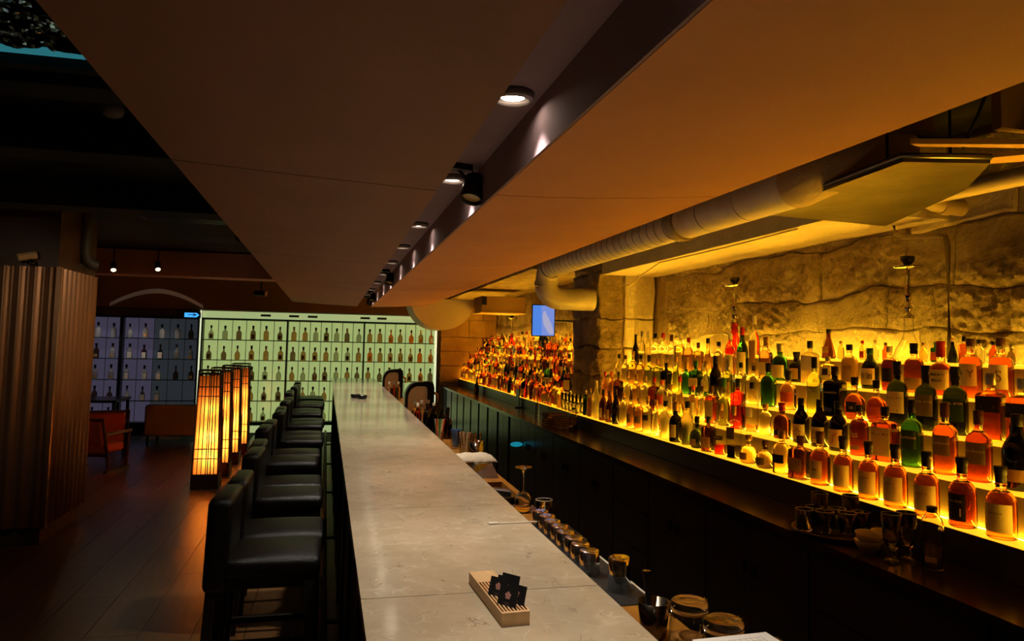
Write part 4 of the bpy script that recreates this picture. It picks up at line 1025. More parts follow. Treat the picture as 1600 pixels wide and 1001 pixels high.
# ================================================================ ROCKS GLASSES ON THE LEDGE BY THE PILLAR
def tumbler_mesh(r, h, flip=False):
    m = MB(); pr = [(r*0.8, 0.0), (r*0.86, 0.003), (r, h), (r*0.95, h), (r*0.82, 0.012), (0.002, 0.012)]
    if flip: pr = [(a, h-z) for a, z in pr]
    m.lathe([(0.002, pr[0][1]+(-0.006 if flip else 0.006))]+pr, 20, close_top=False, close_bot=False)
    return m
M_RIM_GLINT = mat('glass_rim_glint', (236, 226, 204), 0.15, trans=0.35, ior=1.5)  # pale rings on the glass edges stand in for rim highlights
M_GLASSY = mat('clear_tumbler_glass', (250, 246, 236), 0.02, trans=1.0, ior=1.45)
i = 0
for row, xx in enumerate((2.475, 2.53)):
    for k in range(5):
        t = thing('rocks_glass', 'empty tumbler on the glowing ledge, %s %s' % (ordinal(k), ['in the front row by the pillar', 'in the rear row by the pillar'][row]), 'glass', (xx, 7.30+0.12*k+0.04*row, 1.0505), 0, 'tumblers on the ledge')
        for lvl in range(2):
            m = tumbler_mesh(0.036, 0.09); ob('bowl' if lvl == 0 else 'upper_bowl', m, M_GLASSY, t).location = (0, 0, lvl*0.092)

# ================================================================ BACK COUNTER TOP
CZ = 0.9185
t = thing('serving_tray', 'round brown serving tray with glasses on the back counter', 'tray', (2.25, 2.98, CZ))
m = MB(); m.lathe([(0.14, 0.0), (0.185, 0.004), (0.19, 0.022), (0.186, 0.022), (0.178, 0.008), (0.005, 0.006)], 40); ob('dish', m, M_TRAY, t)
m = MB(); m.lathe([(0.186, 0.02), (0.192, 0.022), (0.192, 0.026), (0.186, 0.026)], 40, close_top=False, close_bot=False); ob('rim', m, mat('bronze_rim', (120, 86, 50), 0.35, 0.6), t)
def drink_glass(name, label, loc, mesh, group):
    t = thing(name, label, 'glass', loc, 0, group); ob('bowl', mesh, M_GLASSY, t)
    zt = max(v.co.z for v in mesh.vertices); rr = max(v.co.xy.length for v in mesh.vertices if v.co.z > zt-1e-4)
    g = MB(); g.tube([((rr-0.001)*math.cos(a*PI/14), (rr-0.001)*math.sin(a*PI/14), zt) for a in range(29)], 0.0016, 6, False); ob('rim', g, M_RIM_GLINT, t)
    return t
tum = tumbler_mesh(0.04, 0.095).mesh('tumbler'); hib = tumbler_mesh(0.037, 0.15).mesh('highball')
for k, (dx, dy) in enumerate(((-0.115, 0.07), (-0.05, 0.015), (-0.035, 0.11), (0.035, -0.03), (0.05, 0.06), (0.115, -0.02))):
    drink_glass('tumbler', 'clear tumbler on the round tray, %s counted from the counter edge' % ordinal(k), (2.25+dx, 2.98+dy, CZ+0.008), tum, 'tumblers on the round tray')
for k, (dx, dy) in enumerate(((0.02, 0.145), (0.132, 0.07))):
    drink_glass('highball_glass', ['tall clear highball glass at the far side of the round tray', 'tall clear highball glass on the round tray nearer the lit shelf'][k], (2.25+dx, 2.98+dy, CZ+0.008), hib, 'highball glasses on the tray')
def bowl_mesh(r, h):
    m = MB(); m.lathe([(r*0.42, 0), (r*0.5, 0.002), (r*0.8, h*0.45), (r, h), (r*0.94, h), (r*0.74, h*0.45), (r*0.4, 0.008), (0.002, 0.008)], 24, close_top=False); return m
bw = bowl_mesh(0.055, 0.05).mesh('bowl')
for k, (x, y, z, l) in enumerate(((2.19, 2.70, 0, 'white bowl at the bottom of the front pair beside the tray'), (2.192, 2.702, 0.028, 'white bowl stacked on top of the front pair beside the tray'),
                                  (2.28, 2.71, 0, 'white bowl at the bottom of the rear pair behind the tall glasses'), (2.278, 2.712, 0.028, 'white bowl stacked on top of the rear pair behind the tall glasses'))):
    t = thing('bowl', l, 'bowl', (x, y, CZ+z), 0, 'stacked white bowls'); o = ob('body', bw, M_WHITE, t); o.rotation_euler = (0.0 if z == 0 else 0.1, 0, 0)
pm = MB(); pm.lathe([(0.03, 0), (0.032, 0.006), (0.012, 0.014), (0.012, 0.02), (0.02, 0.03), (0.014, 0.042), (0.024, 0.06), (0.033, 0.1), (0.038, 0.19), (0.036, 0.19), (0.03, 0.1), (0.02, 0.065), (0.002, 0.06)], 22, close_top=False)
pm = pm.mesh('pilsner')
for k, (x, y) in enumerate(((2.185, 2.56), (2.265, 2.57))):
    drink_glass('footed_glass', ['tall footed beer glass beside the white bowls', 'tall footed beer glass beside the empty water bottle'][k], (x, y, CZ), pm, 'footed beer glasses')
def water_bottle(label, x, y, h=.235):
    t = thing('water_bottle', label, 'bottle', (x, y, CZ), -0.9, 'clear water bottles on the counter')
    m = MB(); m.lathe([(0.036, 0), (0.04, 0.004), (0.04, h*.72), (0.034, h*.82), (0.018, h*.9), (0.017, h*.93), (0.015, h*.93), (0.016, h*.9), (0.032, h*.815), (0.038, h*.715), (0.038, 0.008), (0.002, 0.008)], 22, close_top=False); ob('body', m, M_GLASSY, t)
    m = MB(); m.lathe([(0.019, h*.92), (0.02, h*.925), (0.02, h), (0.017, h)], 16); ob('cap', m, CAPS['black'], t)
    m = MB(); m.add([(-0.02, -0.0415, 0.03), (0.02, -0.0415, 0.03), (0.02, -0.0415, 0.05), (-0.02, -0.0415, 0.05)], [(0, 1, 2, 3)]); ob('label', m, LABS['white'], t)
water_bottle('clear empty bottle with black cap at the near end of the counter', 2.285, 2.46)
water_bottle('clear bottle with pointed shoulders below the green slim bottle', 2.33, 7.02, .22)
t = thing('candle_glass', 'small glass tea light holder beside the stacked books', 'candle', (2.2, 7.0, CZ)); ob('cup', tumbler_mesh(0.03, 0.06), M_GLASS, t); m = MB(); m.lathe([(0.024, 0.013), (0.024, 0.03)], 14); ob('wax', m, M_WHITE, t)
bookm = [mat('book_cloth_%d' % i, c, 0.7) for i, c in enumerate(((60, 46, 30), (74, 58, 38), (38, 34, 28), (92, 74, 50)))]
for st, (x, y, n, nm) in enumerate(((2.26, 7.45, 5, 'taller book stack by the pillar'), (2.30, 7.2, 4, 'lower book stack by the pillar'))):
    for k in range(n):
        t = thing('book', 'brown %s in the %s' % (['bottom book', 'second book up', 'third book up', 'fourth book up', 'top book'][k if k < n-1 else 4], nm), 'book', (x, y, CZ+k*0.026), 0.12*math.sin(k*2.1+st), 'books on the back counter')
        ob('cover', bx(-0.1, 0.1, -0.1, 0.1, 0.0, 0.004), bookm[(k+st) % 4], t)
        ob('cover', bx(-0.1, 0.1, -0.1, 0.1, 0.0215, 0.0255), bookm[(k+st) % 4], t)
        ob('pages', bx(-0.095, 0.097, -0.097, 0.097, 0.004, 0.0215), mat('book_pages', (176, 146, 98), 0.9), t)
        ob('spine', bx(0.097, 0.1, -0.1, 0.1, 0.004, 0.0215), bookm[(k+st) % 4], t)
for k, (y, nm, l) in enumerate(((9.55, 'menu_stand', 'black upright menu stand leaning on the riser in the far section'),)):
    t = thing(nm, l, 'menu stand', (2.40, y, CZ)); ob('board', bx(-0.012, 0.0, -0.08, 0.08, 0, 0.24), M_BLACKPL, t); ob('foot', bx(-0.06, 0.03, -0.07, 0.07, 0, 0.012), M_BLACKPL, t)
bottle((2.35, 12.2, CZ), .25, .08, .08, 'wine', 'black', 'black', ('tan', .1, .4, .8), -1.2, 'dark wine bottle standing alone at the far end of the counter', seg=12)
bottle((2.36, 8.45, CZ), .2, .05, .05, 'tall', 'clear', 'silver', None, -1.2, 'slim clear bottle standing alone on the counter beside the books', seg=12)
t = thing('blue_oval', 'small glowing blue oval plate before a dark cabinet door', 'light', (2.05, 8.19, 0.625)); m = MB()  # thin oval plate that emits blue, standing out from the cabinet fronts
m.add([(0.072*math.cos(a*PI/8), 0.006, 0.028*math.sin(a*PI/8)) for a in range(16)]+[(0.066*math.cos(a*PI/8), -0.004, 0.024*math.sin(a*PI/8)) for a in range(16)], [tuple(range(16, 32)), tuple(range(15, -1, -1))]+[(a, (a+1) % 16, 16+(a+1) % 16, 16+a) for a in range(16)]); ob('badge', m, emitter('cyan_oval', (24, 136, 160), 0.8), t)

# ================================================================ ON THE BAR
t = thing('card_holder', 'oak card holder with thin slats standing on the stone bar', 'card holder', (0.425, 1.87, 1.1), 0.06)
ob('block', bx(-0.034, 0.034, -0.16, 0.16, 0.0, 0.022), M_OAK, t)
ob('end_block', bx(-0.034, 0.034, 0.07, 0.16, 0.022, 0.03), M_OAK, t)
ob('end_block', bx(-0.034, 0.034, -0.16, -0.15, 0.022, 0.03), M_OAK, t)
for k in range(9):
    x = -0.034+0.0083*k; ob('slat', bx(x, x+0.0034, -0.15, 0.07, 0.022, 0.03), M_OAK, t)
def petal_emblem():
    m = MB()
    for k in range(5):
        a = 2*PI*k/5+PI/2; cx, cz = 0.0055*math.cos(a), 0.0055*math.sin(a)
        m.add([(cx+0.0038*math.cos(b*PI/4), -0.0007, cz+0.0038*math.sin(b*PI/4)) for b in range(8)], [tuple(range(8))])
    m.add([(0.003*math.cos(b*PI/4), -0.0009, 0.003*math.sin(b*PI/4)) for b in range(8)], [tuple(range(8))])
    return m
em = petal_emblem().mesh('emblem'); em.materials.append(mat('pink_emblem', (206, 150, 140), 0.8))
card_me = bx(-0.0275, 0.0275, -0.0005, 0.0005, 0, 0.052).mesh('card'); card_me.materials.append(mat('black_card', (26, 24, 26), 0.55))
cw = [('black name card with pink flower emblem, front card of the near row', -0.012, -0.115), ('black name card, rearmost of the near row in the oak holder', 0.012, -0.105), ('black name card with pink flower emblem, front card of the far row', -0.016, -0.045),
      ('black name card standing second in the far row of the oak holder', 0.004, -0.04), ('black name card standing last in the far row of the oak holder', 0.02, -0.025)]
HR = Matrix.Rotation(0.06, 3, 'Z')
for k, (l, dx, dy) in enumerate(cw):
    p = HR @ Vector((dx, dy, 0))
    t = thing('name_card', l, 'card', (0.425+p.x, 1.87+p.y, 1.1215), 0.06-0.95, 'black name cards in the oak holder')
    c_ = ob('card', card_me, None, t); c_.rotation_euler = (0.0, 0.28, 0)
    c_.rotation_euler = (-0.3, 0, 0)
    e = bpy.data.objects.new('emblem', em); C.objects.link(e); e.parent = c_; e.location = (0, 0, 0.032)
    for q in range(2):
        ob('print_line', bx(-0.008, 0.008, -0.0008, -0.0006, 0.014-0.005*q, 0.0155-0.005*q), mat('pink_print', (120, 96, 92), 0.8), c_)
t = thing('stir_stick', 'thin white stirring stick lying across the bar edge', 'stirrer', (0.58, 2.66, 1.1))
m = MB(); m.tube([(0.0, 0, 0.004), (0.17, 0.0, 0.004)], 0.0022, 8); ob('stick', m, M_WHITE, t); m = MB(); m.tube([(-0.012, 0, 0.0045), (0.02, 0, 0.0045)], 0.0045, 10); ob('tip', m, M_WHITE, t)
for k, (x, y) in enumerate(((0.34, 8.6), (0.27, 8.75))):
    t = thing('ashtray', ['small dark ashtray on the far bar top nearer the aisle', 'small dark ashtray on the far bar top nearer the stools'][k], 'ashtray', (x, y, 1.1), 0, 'ashtrays on the bar'); m = MB(); m.lathe([(0.035, 0), (0.052, 0.005), (0.056, 0.04), (0.05, 0.04), (0.044, 0.012), (0.003, 0.01)], 20, close_top=False); ob('dish', m, M_BLACKPL, t)
# arched beer towers
def tower(label, y, x=0.86):
    t = thing('beer_tower', label, 'beer tower', (x, y, 0.92), 0, 'arched dispensers behind the bar')
    out = [(-0.15, 0), (-0.15, 0.27)]+[(-0.15+0.13*(1-math.cos(a*PI/12)), 0.27+0.15*math.sin(a*PI/12)) for a in range(1, 7)]+[(0.1, 0.43), (0.14, 0.41), (0.15, 0.36), (0.15, 0)]
    inn = [(-0.12, 0), (-0.12, 0.26)]+[(-0.12+0.11*(1-math.cos(a*PI/12)), 0.26+0.12*math.sin(a*PI/12)) for a in range(1, 7)]+[(0.05, 0.38), (0.07, 0.37), (0.08, 0.34), (0.08, 0)]
    n = len(out); m = MB()
    vs = [(p[0], -0.07, p[1]) for p in out]+[(p[0], -0.07, p[1]) for p in inn]+[(p[0], 0.07, p[1]) for p in out]+[(p[0], 0.07, p[1]) for p in inn]
    fs = []
    for i in range(n-1):
        fs += [(i, n+i, n+i+1, i+1), (2*n+i, 2*n+i+1, 3*n+i+1, 3*n+i), (i, i+1, 2*n+i+1, 2*n+i), (n+i, 3*n+i, 3*n+i+1, n+i+1)]
    m.add(vs, fs); ob('arch', m, M_BLACKPL, t)
    m = MB(); m.extrude_y(inn, -0.05, 0.05); ob('side_panel', m, mat('grey_panel', (222, 204, 178), 0.4), t)
    m = MB(); m.tube([(0.15, 0, 0.31), (0.19, 0, 0.29), (0.195, 0, 0.22)], [0.014, 0.014, 0.01], 10); ob('tap_spout', m, mat('brass', (200, 140, 60), 0.25, 1.0), t)
tower('black arched dispenser with grey side panel nearer the camera', 7.75, 0.885)
tower('black arched dispenser with grey side panel at the far bar end', 11.2, 0.88)
WZ = 0.9205
sp = [(0.80, 7.3, 'gold', 'silver'), (0.87, 7.35, 'clear', 'white'), (0.94, 7.4, 'brown', 'silver'), (0.80, 7.05, 'amber', 'white'), (0.88, 7.02, 'black', 'black'), (0.95, 7.05, 'brown', 'white'), (0.91, 6.75, 'bottle', 'black'), (0.98, 6.72, 'bottle', 'black'), (0.80, 10.75, 'clear', 'white'), (0.86, 10.7, 'amber', 'silver'), (0.93, 10.75, 'gold', 'white')]
for k, (x, y, g, c_) in enumerate(sp):
    bottle((x, y, WZ), .26, .07, .07, 'tall', g, c_, None, -1.2, '%s bottle with %s cap behind the bar, %s toward the far tower' % (GLASSWORD[g], c_, ordinal(k)), 'bottles behind the bar', seg=12)
bottle((0.99, 6.45, WZ), .27, .085, .085, 'dumpy', 'brown', 'black', None, -1.2, 'broad brown bottle with wide black cap beside the straw cup', seg=14)
def cup(label, x, y, r, h, m_, cat='cup', group=None, nm='tool_cup'):
    t = thing(nm, label, cat, (x, y, WZ), 0, group); ob('cup', tumbler_mesh(r, h), m_, t); return t
t = cup('clear cup packed with coloured drinking straws', 0.88, 6.15, 0.04, 0.10, M_GLASS, nm='straw_cup')
scol = [(200, 60, 40), (220, 190, 120), (90, 150, 80), (210, 120, 60), (230, 220, 200), (60, 110, 70), (220, 90, 60), (120, 160, 90), (230, 200, 150), (190, 50, 40)]
for k, cc in enumerate(scol):
    a = 2*PI*k/10; m = MB(); m.tube([(0.015*math.cos(a), 0.015*math.sin(a), 0.014), (0.045*math.cos(a), 0.045*math.sin(a), 0.2)], 0.0045, 6); ob('straw', m, mat('straw_%d' % k, cc, 0.5), t)
t = cup('clear cup filled with blue picks behind the bar', 0.97, 5.85, 0.045, 0.14, M_GLASS)
for k in range(9):
    a = 2*PI*k/9; m = MB(); m.tube([(0.012*math.cos(a), 0.012*math.sin(a), 0.014), (0.032*math.cos(a), 0.032*math.sin(a), 0.15)], 0.009, 6); ob('pick', m, mat('blue_pick', (50, 96, 150), 0.4), t)
t = cup('glass cup of wooden picks beside the steel tool cup', 0.98, 5.5, 0.045, 0.13, M_GLASS)
for k in range(7):
    a = 2*PI*k/7; m = MB(); m.tube([(0.012*math.cos(a), 0.012*math.sin(a), 0.014), (0.04*math.cos(a), 0.04*math.sin(a), 0.17)], 0.005, 6); ob('pick', m, M_OAK, t)
t = cup('steel cup of bar tools beside the folded towel', 1.0, 5.15, 0.05, 0.15, M_CHROME)
for k in range(5):
    a = 2*PI*k/5+.4; m = MB(); m.tube([(0.02*math.cos(a), 0.02*math.sin(a), 0.014), (0.035*math.cos(a), 0.035*math.sin(a), 0.2)], [0.004, 0.008], 8); ob('tool_handle', m, mat('brass', (200, 140, 60), 0.25, 1.0), t)
# towel over a steel wedge
t = thing('steel_wedge', 'folded steel caddy under the cream towel', 'caddy', (0.93, 4.68, WZ))
m = MB(); m.add([(-0.1, -0.14, 0), (0.1, -0.14, 0), (0.1, 0.14, 0), (-0.1, 0.14, 0), (-0.03, -0.06, 0.075), (0.08, 0.0, 0.075), (0.08, 0.14, 0.075), (-0.06, 0.14, 0.075)], [(3, 2, 1, 0), (0, 1, 5, 4), (1, 2, 6, 5), (2, 3, 7, 6), (3, 0, 4, 7), (4, 5, 6, 7)]); ob('body', m, M_STEEL, t)
t = thing('towel', 'cream bar towel folded over the steel caddy', 'towel', (0.92, 4.78, WZ+0.076))
bm = bmesh.new(); bmesh.ops.create_grid(bm, x_segments=22, y_segments=16, size=0.5)
for v in bm.verts:
    x, y = v.co.x, v.co.y; e = max(abs(x), abs(y))*2
    z = 0.035*(1-e**4)+0.012*noise.noise(Vector((x*7, y*7, 1)))+0.006*noise.noise(Vector((x*16, y*16, 4)))
    v.co = Vector((x*0.26+0.01*noise.noise(Vector((y*6, 0, 2))), y*0.2+0.01*noise.noise(Vector((x*6, 3, 2))), max(0.001, z+0.006)))
ext = bmesh.ops.extrude_face_region(bm, geom=bm.faces[:])
for v in [g for g in ext['geom'] if isinstance(g, bmesh.types.BMVert)]: v.co.z = max(0.0008, v.co.z-0.02)*0.2
me = bpy.data.meshes.new('cloth'); bm.to_mesh(me); bm.free(); me.polygons.foreach_set('use_smooth', [True]*len(me.polygons)); ob('cloth', me, M_CLOTH, t)
# glasses on the bench
t = thing('wine_glass', 'upside-down stemmed wine glass on the drainboard', 'glass', (0.955, 3.66, 0.9055))
m = MB(); m.lathe([(0.0385, 0.0), (0.045, 0.045), (0.042, 0.075), (0.026, 0.1), (0.006, 0.11), (0.0015, 0.107), (0.024, 0.0975), (0.0403, 0.074), (0.0433, 0.045), (0.037, 0.0), (0.0385, 0.0)], 28, close_top=False, close_bot=False); ob('bowl', m, M_GLASSY, t)
g = MB(); g.tube([(0.038*math.cos(a*PI/14), 0.038*math.sin(a*PI/14), 0.002) for a in range(29)], 0.0015, 6, False); ob('rim', g, M_RIM_GLINT, t)
m = MB(); m.lathe([(0.006, 0.108), (0.004, 0.13), (0.004, 0.2), (0.007, 0.21)], 12); ob('stem', m, M_GLASSY, t)
m = MB(); m.lathe([(0.007, 0.21), (0.02, 0.222), (0.042, 0.226), (0.042, 0.229), (0.004, 0.228)], 28); ob('foot', m, M_GLASSY, t)
drink_glass('tumbler', 'clear upright tumbler beside the stemmed wine glass', (0.995, 3.42, WZ), tumbler_mesh(0.04, 0.10).mesh('t1'), None)
ob_t = tumbler_mesh(0.041, 0.085, True).mesh('flipped'); ob_t.materials.append(mat('worn_tumbler_glass', (250, 240, 220), 0.16, trans=1.0, ior=1.45))
for k in range(8):
    t = thing('upturned_tumbler', 'upturned tumbler on the bar mat, %s from the wine glass' % ordinal(k), 'glass', (0.93+0.004*(k % 2), 3.25-0.092*k, WZ+0.004), 0, 'row of upturned tumblers'); ob('bowl', ob_t, None, t)
t = thing('upturned_tumbler', 'larger upturned tumbler standing nearest the camera on the bar mat', 'glass', (0.975, 2.42, WZ+0.004)); ob('bowl', tumbler_mesh(0.041, 0.11, True), M_GLASSY, t)
t = thing('bar_mat', 'black ribbed rubber bar mat under the upturned tumblers', 'mat', (0, 0, WZ)); ob('sheet', bx(0.85, 1.045, 2.28, 3.35, 0, 0.003), mat('black_rubber', (20, 18, 16), 0.6, bump=0.6, bscale=120), t)
ob('white_border', bx(1.046, 1.054, 2.28, 3.0, 0, 0.004), M_WHITE, t)
t = thing('steel_tray', 'narrow steel tray beside the row of upturned tumblers', 'tray', (1.02, 3.08, WZ+0.004)); ob('base', bx(-0.03, 0.03, -0.12, 0.16, 0, 0.004), M_STEEL, t)
for a in ((-0.03, -0.026), (0.026, 0.03)): ob('side', bx(a[0], a[1], -0.12, 0.16, 0.004, 0.025), M_STEEL, t)
t = thing('mixing_tin', 'dark steel shaker tin holding a black muddler', 'shaker', (0.925, 2.03, WZ))
m = MB(); m.lathe([(0.034, 0), (0.036, 0.003), (0.046, 0.10), (0.044, 0.10), (0.034, 0.006), (0.002, 0.006)], 28, close_top=False); ob('tin', m, mat('gunmetal', (92, 84, 72), 0.22, 1.0), t)
t = thing('muddler', 'black muddler standing upright in the shaker tin', 'muddler', (0.925, 2.05, WZ+0.008)); m = MB(); m.tube([(0.0, 0, 0), (-0.004, 0.022, 0.155)], 0.0085, 12); ob('rod', m, M_BLACKPL, t); m = MB(); m.tube([(-0.004, 0.022, 0.155), (-0.004, 0.0225, 0.165)], 0.0125, 12); ob('knob', m, M_BLACKPL, t)
def clip_jar(label, x, y, fill):
    t = thing('clip_top_jar', label, 'jar', (x, y, WZ), 0.3, 'clip top jars on the bench')
    m = MB(); m.lathe([(0.044, 0), (0.05, 0.004), (0.052, 0.10), (0.048, 0.125), (0.042, 0.135), (0.042, 0.148)], 30, close_top=False); ob('body', m, M_GLASS, t)
    m = MB(); m.lathe([(0.046, 0.147), (0.05, 0.15), (0.05, 0.158), (0.047, 0.165), (0.04, 0.17), (0.03, 0.166), (0.002, 0.166)], 30, close_top=False, close_bot=False); ob('lid', m, M_GLASSY, t)
    m = MB(); m.lathe([(0.044, 0.1405), (0.049, 0.1405), (0.049, 0.146), (0.044, 0.146)], 30, close_top=False, close_bot=False); ob('seal_ring', m, mat('amber_rubber', (190, 140, 70), 0.5), t)
    m = MB(); m.lathe([(0.046, 0.006), (0.048, 0.02), (0.048, fill), (0.002, fill+0.004)], 24, close_top=False); ob('contents', m, mat('golden_grain', (176, 118, 40), 0.8, col2=(140, 90, 26), scale=90, bump=0.5, bscale=140), t)
    for sx in (-1, 1):
        m = MB(); m.tube([(sx*0.05, 0, 0.13), (sx*0.062, 0, 0.135), (sx*0.064, 0, 0.158), (sx*0.05, 0.0, 0.162)], 0.002, 6); m.tube([(sx*0.05, 0.012, 0.13), (sx*0.066, 0.012, 0.14), (sx*0.066, 0.012, 0.16)], 0.002, 6); ob('wire_clip', m, M_CHROME, t)
clip_jar('clip top glass jar half full of golden grain, the farther one', 0.935, 1.83, 0.075)
clip_jar('clip top glass jar beside the paper sheet, the nearer one', 0.955, 1.69, 0.05)
t = thing('storage_box', 'dark box under the paper sheet at the bench end', 'box', (0.95, 1.5, WZ)); ob('body', bx(-0.1, 0.1, -0.12, 0.11, 0, 0.14), M_BLACKPL, t); ob('lid', bx(-0.102, 0.102, -0.122, 0.112, 0.14, 0.148), M_BLACKPL, t)
t = thing('paper_sheet', 'white paper sheet with a printed grid at the bench end', 'paper', (0.945, 1.525, WZ+0.1485), 0.05); ob('sheet', bx(-0.1, 0.1, -0.13, 0.11, 0, 0.0012), M_PAPER, t)
gm = mat('grid_ink', (150, 146, 140), 0.8)
for k in range(7): ob('grid_line', bx(-0.02+0.015*k-0.0005, -0.02+0.015*k+0.0005, -0.05, 0.085, 0.0012, 0.0014), gm, t)
for k in range(9): ob('grid_line', bx(-0.02, 0.07, 0.085-0.015*k-0.0005, 0.085-0.015*k+0.0005, 0.0012, 0.0014), gm, t)

# ================================================================ LEFT: LANTERNS
def paper_shade():
    m = bpy.data.materials.new('amber_paper_shade'); m.use_nodes = True; nt = m.node_tree
    nt.nodes.remove(nt.nodes['Principled BSDF'])
    tr = nt.nodes.new('ShaderNodeBsdfTranslucent'); di = nt.nodes.new('ShaderNodeBsdfDiffuse'); mx = nt.nodes.new('ShaderNodeMixShader'); mx.inputs[0].default_value = 0.3
    n = nt.nodes.new('ShaderNodeTexNoise'); n.inputs['Scale'].default_value = 14; n.inputs['Detail'].default_value = 6
    r = nt.nodes.new('ShaderNodeValToRGB'); r.color_ramp.elements[0].color = lin((244, 144, 56)); r.color_ramp.elements[1].color = lin((254, 174, 84))
    nt.links.new(n.outputs['Fac'], r.inputs['Fac'])
    for q in (tr, di): nt.links.new(r.outputs['Color'], q.inputs['Color'])
    nt.links.new(tr.outputs[0], mx.inputs[1]); nt.links.new(di.outputs[0], mx.inputs[2]); nt.links.new(mx.outputs[0], nt.nodes['Material Output'].inputs['Surface'])
    return m
M_SHADE = paper_shade()
LH = 1.37
def lantern(label, x, y, rz):
    t = thing('floor_lantern', label, 'lantern', (x, y, 0), rz, 'floor lanterns in a row')
    ob('base', bx(-0.15, 0.15, -0.15, 0.15, 0, 0.17), M_BROWNWOOD, t)
    def half(z): return 0.142-0.024*(z-0.17)/1.2
    a, b_ = half(0.17)-0.014, half(1.3)-0.014
    m = MB(); m.add([(-a, -a, 0.172), (a, -a, 0.172), (a, a, 0.172), (-a, a, 0.172), (-b_, -b_, 1.3), (b_, -b_, 1.3), (b_, b_, 1.3), (-b_, b_, 1.3)], [(0, 1, 5, 4), (1, 2, 6, 5), (2, 3, 7, 6), (3, 0, 4, 7)]); ob('paper_shade', m, M_SHADE, t)
    def stick(p, q, r): 
        g = MB(); g.tube([p, q], r, 4); return g
    for sx in (-1, 1):
        for sy in (-1, 1):
            ob('corner_post', stick((sx*half(.17), sy*half(.17), .17), (sx*half(LH), sy*half(LH), LH), 0.009), M_BROWNWOOD, t)
    for f in (-0.62, -0.3, 0.05, 0.2, 0.42, 0.68):
        for sx, sy in ((1, 0), (-1, 0), (0, 1), (0, -1)):
            z0, z1 = .17, 1.33
            p0 = (sx*half(z0) if sx else f*half(z0), sy*half(z0) if sy else f*half(z0), z0); p1 = (sx*half(z1) if sx else f*half(z1), sy*half(z1) if sy else f*half(z1), z1)
            ob('slat', stick(p0, p1, 0.0058), M_BROWNWOOD, t)
    for z in (0.35, 0.46, 1.07, 1.18, 1.33, LH):
        q = half(z)
        for p0, p1 in (((-q, -q), (q, -q)), ((q, -q), (q, q)), ((q, q), (-q, q)), ((-q, q), (-q, -q))):
            ob('crossbar', stick((p0[0], p0[1], z), (p1[0], p1[1], z), 0.006 if z < 1.3 else 0.008), M_BROWNWOOD, t)
    m = MB(); m.tube([(0, 0, 0.18), (0, 0, 0.95)], 0.012, 8); ob('lamp_rod', m, M_WHITE, t)
    for z, pw in ((0.36, 4.8), (0.60, 6.6), (0.92, 2.8)):
        point('lantern_bulb', (0.03, -0.03, z), pw, (1.0, 0.72, 0.38), 0.035, t)
lnames = ['glowing orange slatted floor lantern, the nearest of four', 'glowing orange slatted floor lantern, second of four from the camera', 'glowing orange slatted floor lantern, third of four from the camera', 'glowing orange slatted floor lantern, the farthest of four']
for l, (x, y) in zip(lnames, ((-1.40, 9.45), (-1.39, 10.3), (-1.38, 11.2), (-1.36, 12.1))): lantern(l, x, y, 0.0)

# ================================================================ LEFT: CORRUGATED COLUMN
col = struct('column', bx(-4.3, -2.31, 7.03, 8.03, 0.16, 2.9), M_BROWNWOOD)
ob('plinth', bx(-4.3, -2.33, 7.05, 8.0, 0, 0.16), mat('worn_plinth', (52, 42, 34), 0.8, col2=(90, 74, 58), scale=6, bump=0.4), col)
M_CORR = mat('bronze_corrugated_metal', (150, 112, 84), 0.42, 0.55, col2=(124, 92, 68), scale=3, stretch=(1, 1, 0.2))
def corrugated(n_wave, pitch, amp, z0, z1):
    m = MB(); vs = []; per = 10; n = n_wave*per
    for i in range(n+1):
        u = i*pitch/per; d = amp*math.cos(2*PI*i/per)
        vs += [(u, d, z0), (u, d, z1)]
    m.add(vs, [(2*i, 2*i+2, 2*i+3, 2*i+1) for i in range(n)], True)
    return m
o = ob('corrugated_sheet', corrugated(17, 0.117, 0.02, 0.15, 2.325), M_CORR, col); o.location = (-4.28, 7.0, 0)
o = ob('corrugated_sheet', corrugated(9, 0.117, 0.02, 0.15, 2.325), M_CORR, col); o.location = (-2.29, 6.99, 0); o.rotation_euler = (0, 0, PI/2)
ob('corner_strip', bx(-2.305, -2.27, 6.975, 7.005, 0.15, 2.33), M_CORR, col)
t = thing('spotlight', 'cream cylinder spotlight sitting above the corrugated column', 'spotlight', (-2.50, 6.98, 2.34)); m = MB(); m.lathe([(0.03, 0), (0.03, 0.03), (0.02, 0.04)], 14); ob('foot', m, M_BLACKMETAL, t)
m = MB(); m.tube([(0, 0, 0.04), (-0.01, -0.01, 0.07)], 0.012, 8); ob('neck', m, M_BLACKMETAL, t); m = MB(); m.tube([(0.03, 0.02, 0.085), (-0.09, -0.04, 0.05)], 0.034, 16); ob('head', m, mat('cream_enamel', (190, 160, 120), 0.4), t)
# lamps of the lounge ceiling
def hang_spot(label, x, y, z, aim, power, name='spotlight'):
    t = thing(name, label, 'spotlight', (x, y, z), 0, 'lounge ceiling spotlights')
    d = (Vector(aim)-Vector((x, y, z))).normalized()
    m = MB(); m.tube([(0, 0, 0.0), (0, 0, 2.92-z)], 0.008, 8); ob('stem', m, M_BLACKMETAL, t)
    h = d*0.06
    m = MB(); m.tube([tuple(-h), tuple(h)], 0.036, 16); ob('head', m, M_BLACKMETAL, t)
    m = MB(); m.tube([tuple(d*0.0605), tuple(d*0.062)], 0.03, 14); ob('lens', m, emitter('warm_lens', (255, 214, 160), 6.0), t)
    spot('spotlight_lamp', tuple(d*0.07), tuple(d), power, math.radians(60), (1, 0.78, 0.5), 0.03, 0.8, t)
hang_spot('small lit spotlight before the brown beam, nearer the column', -2.81, 10.5, 2.65, (-2.2, 8.6, 0.3), 5)
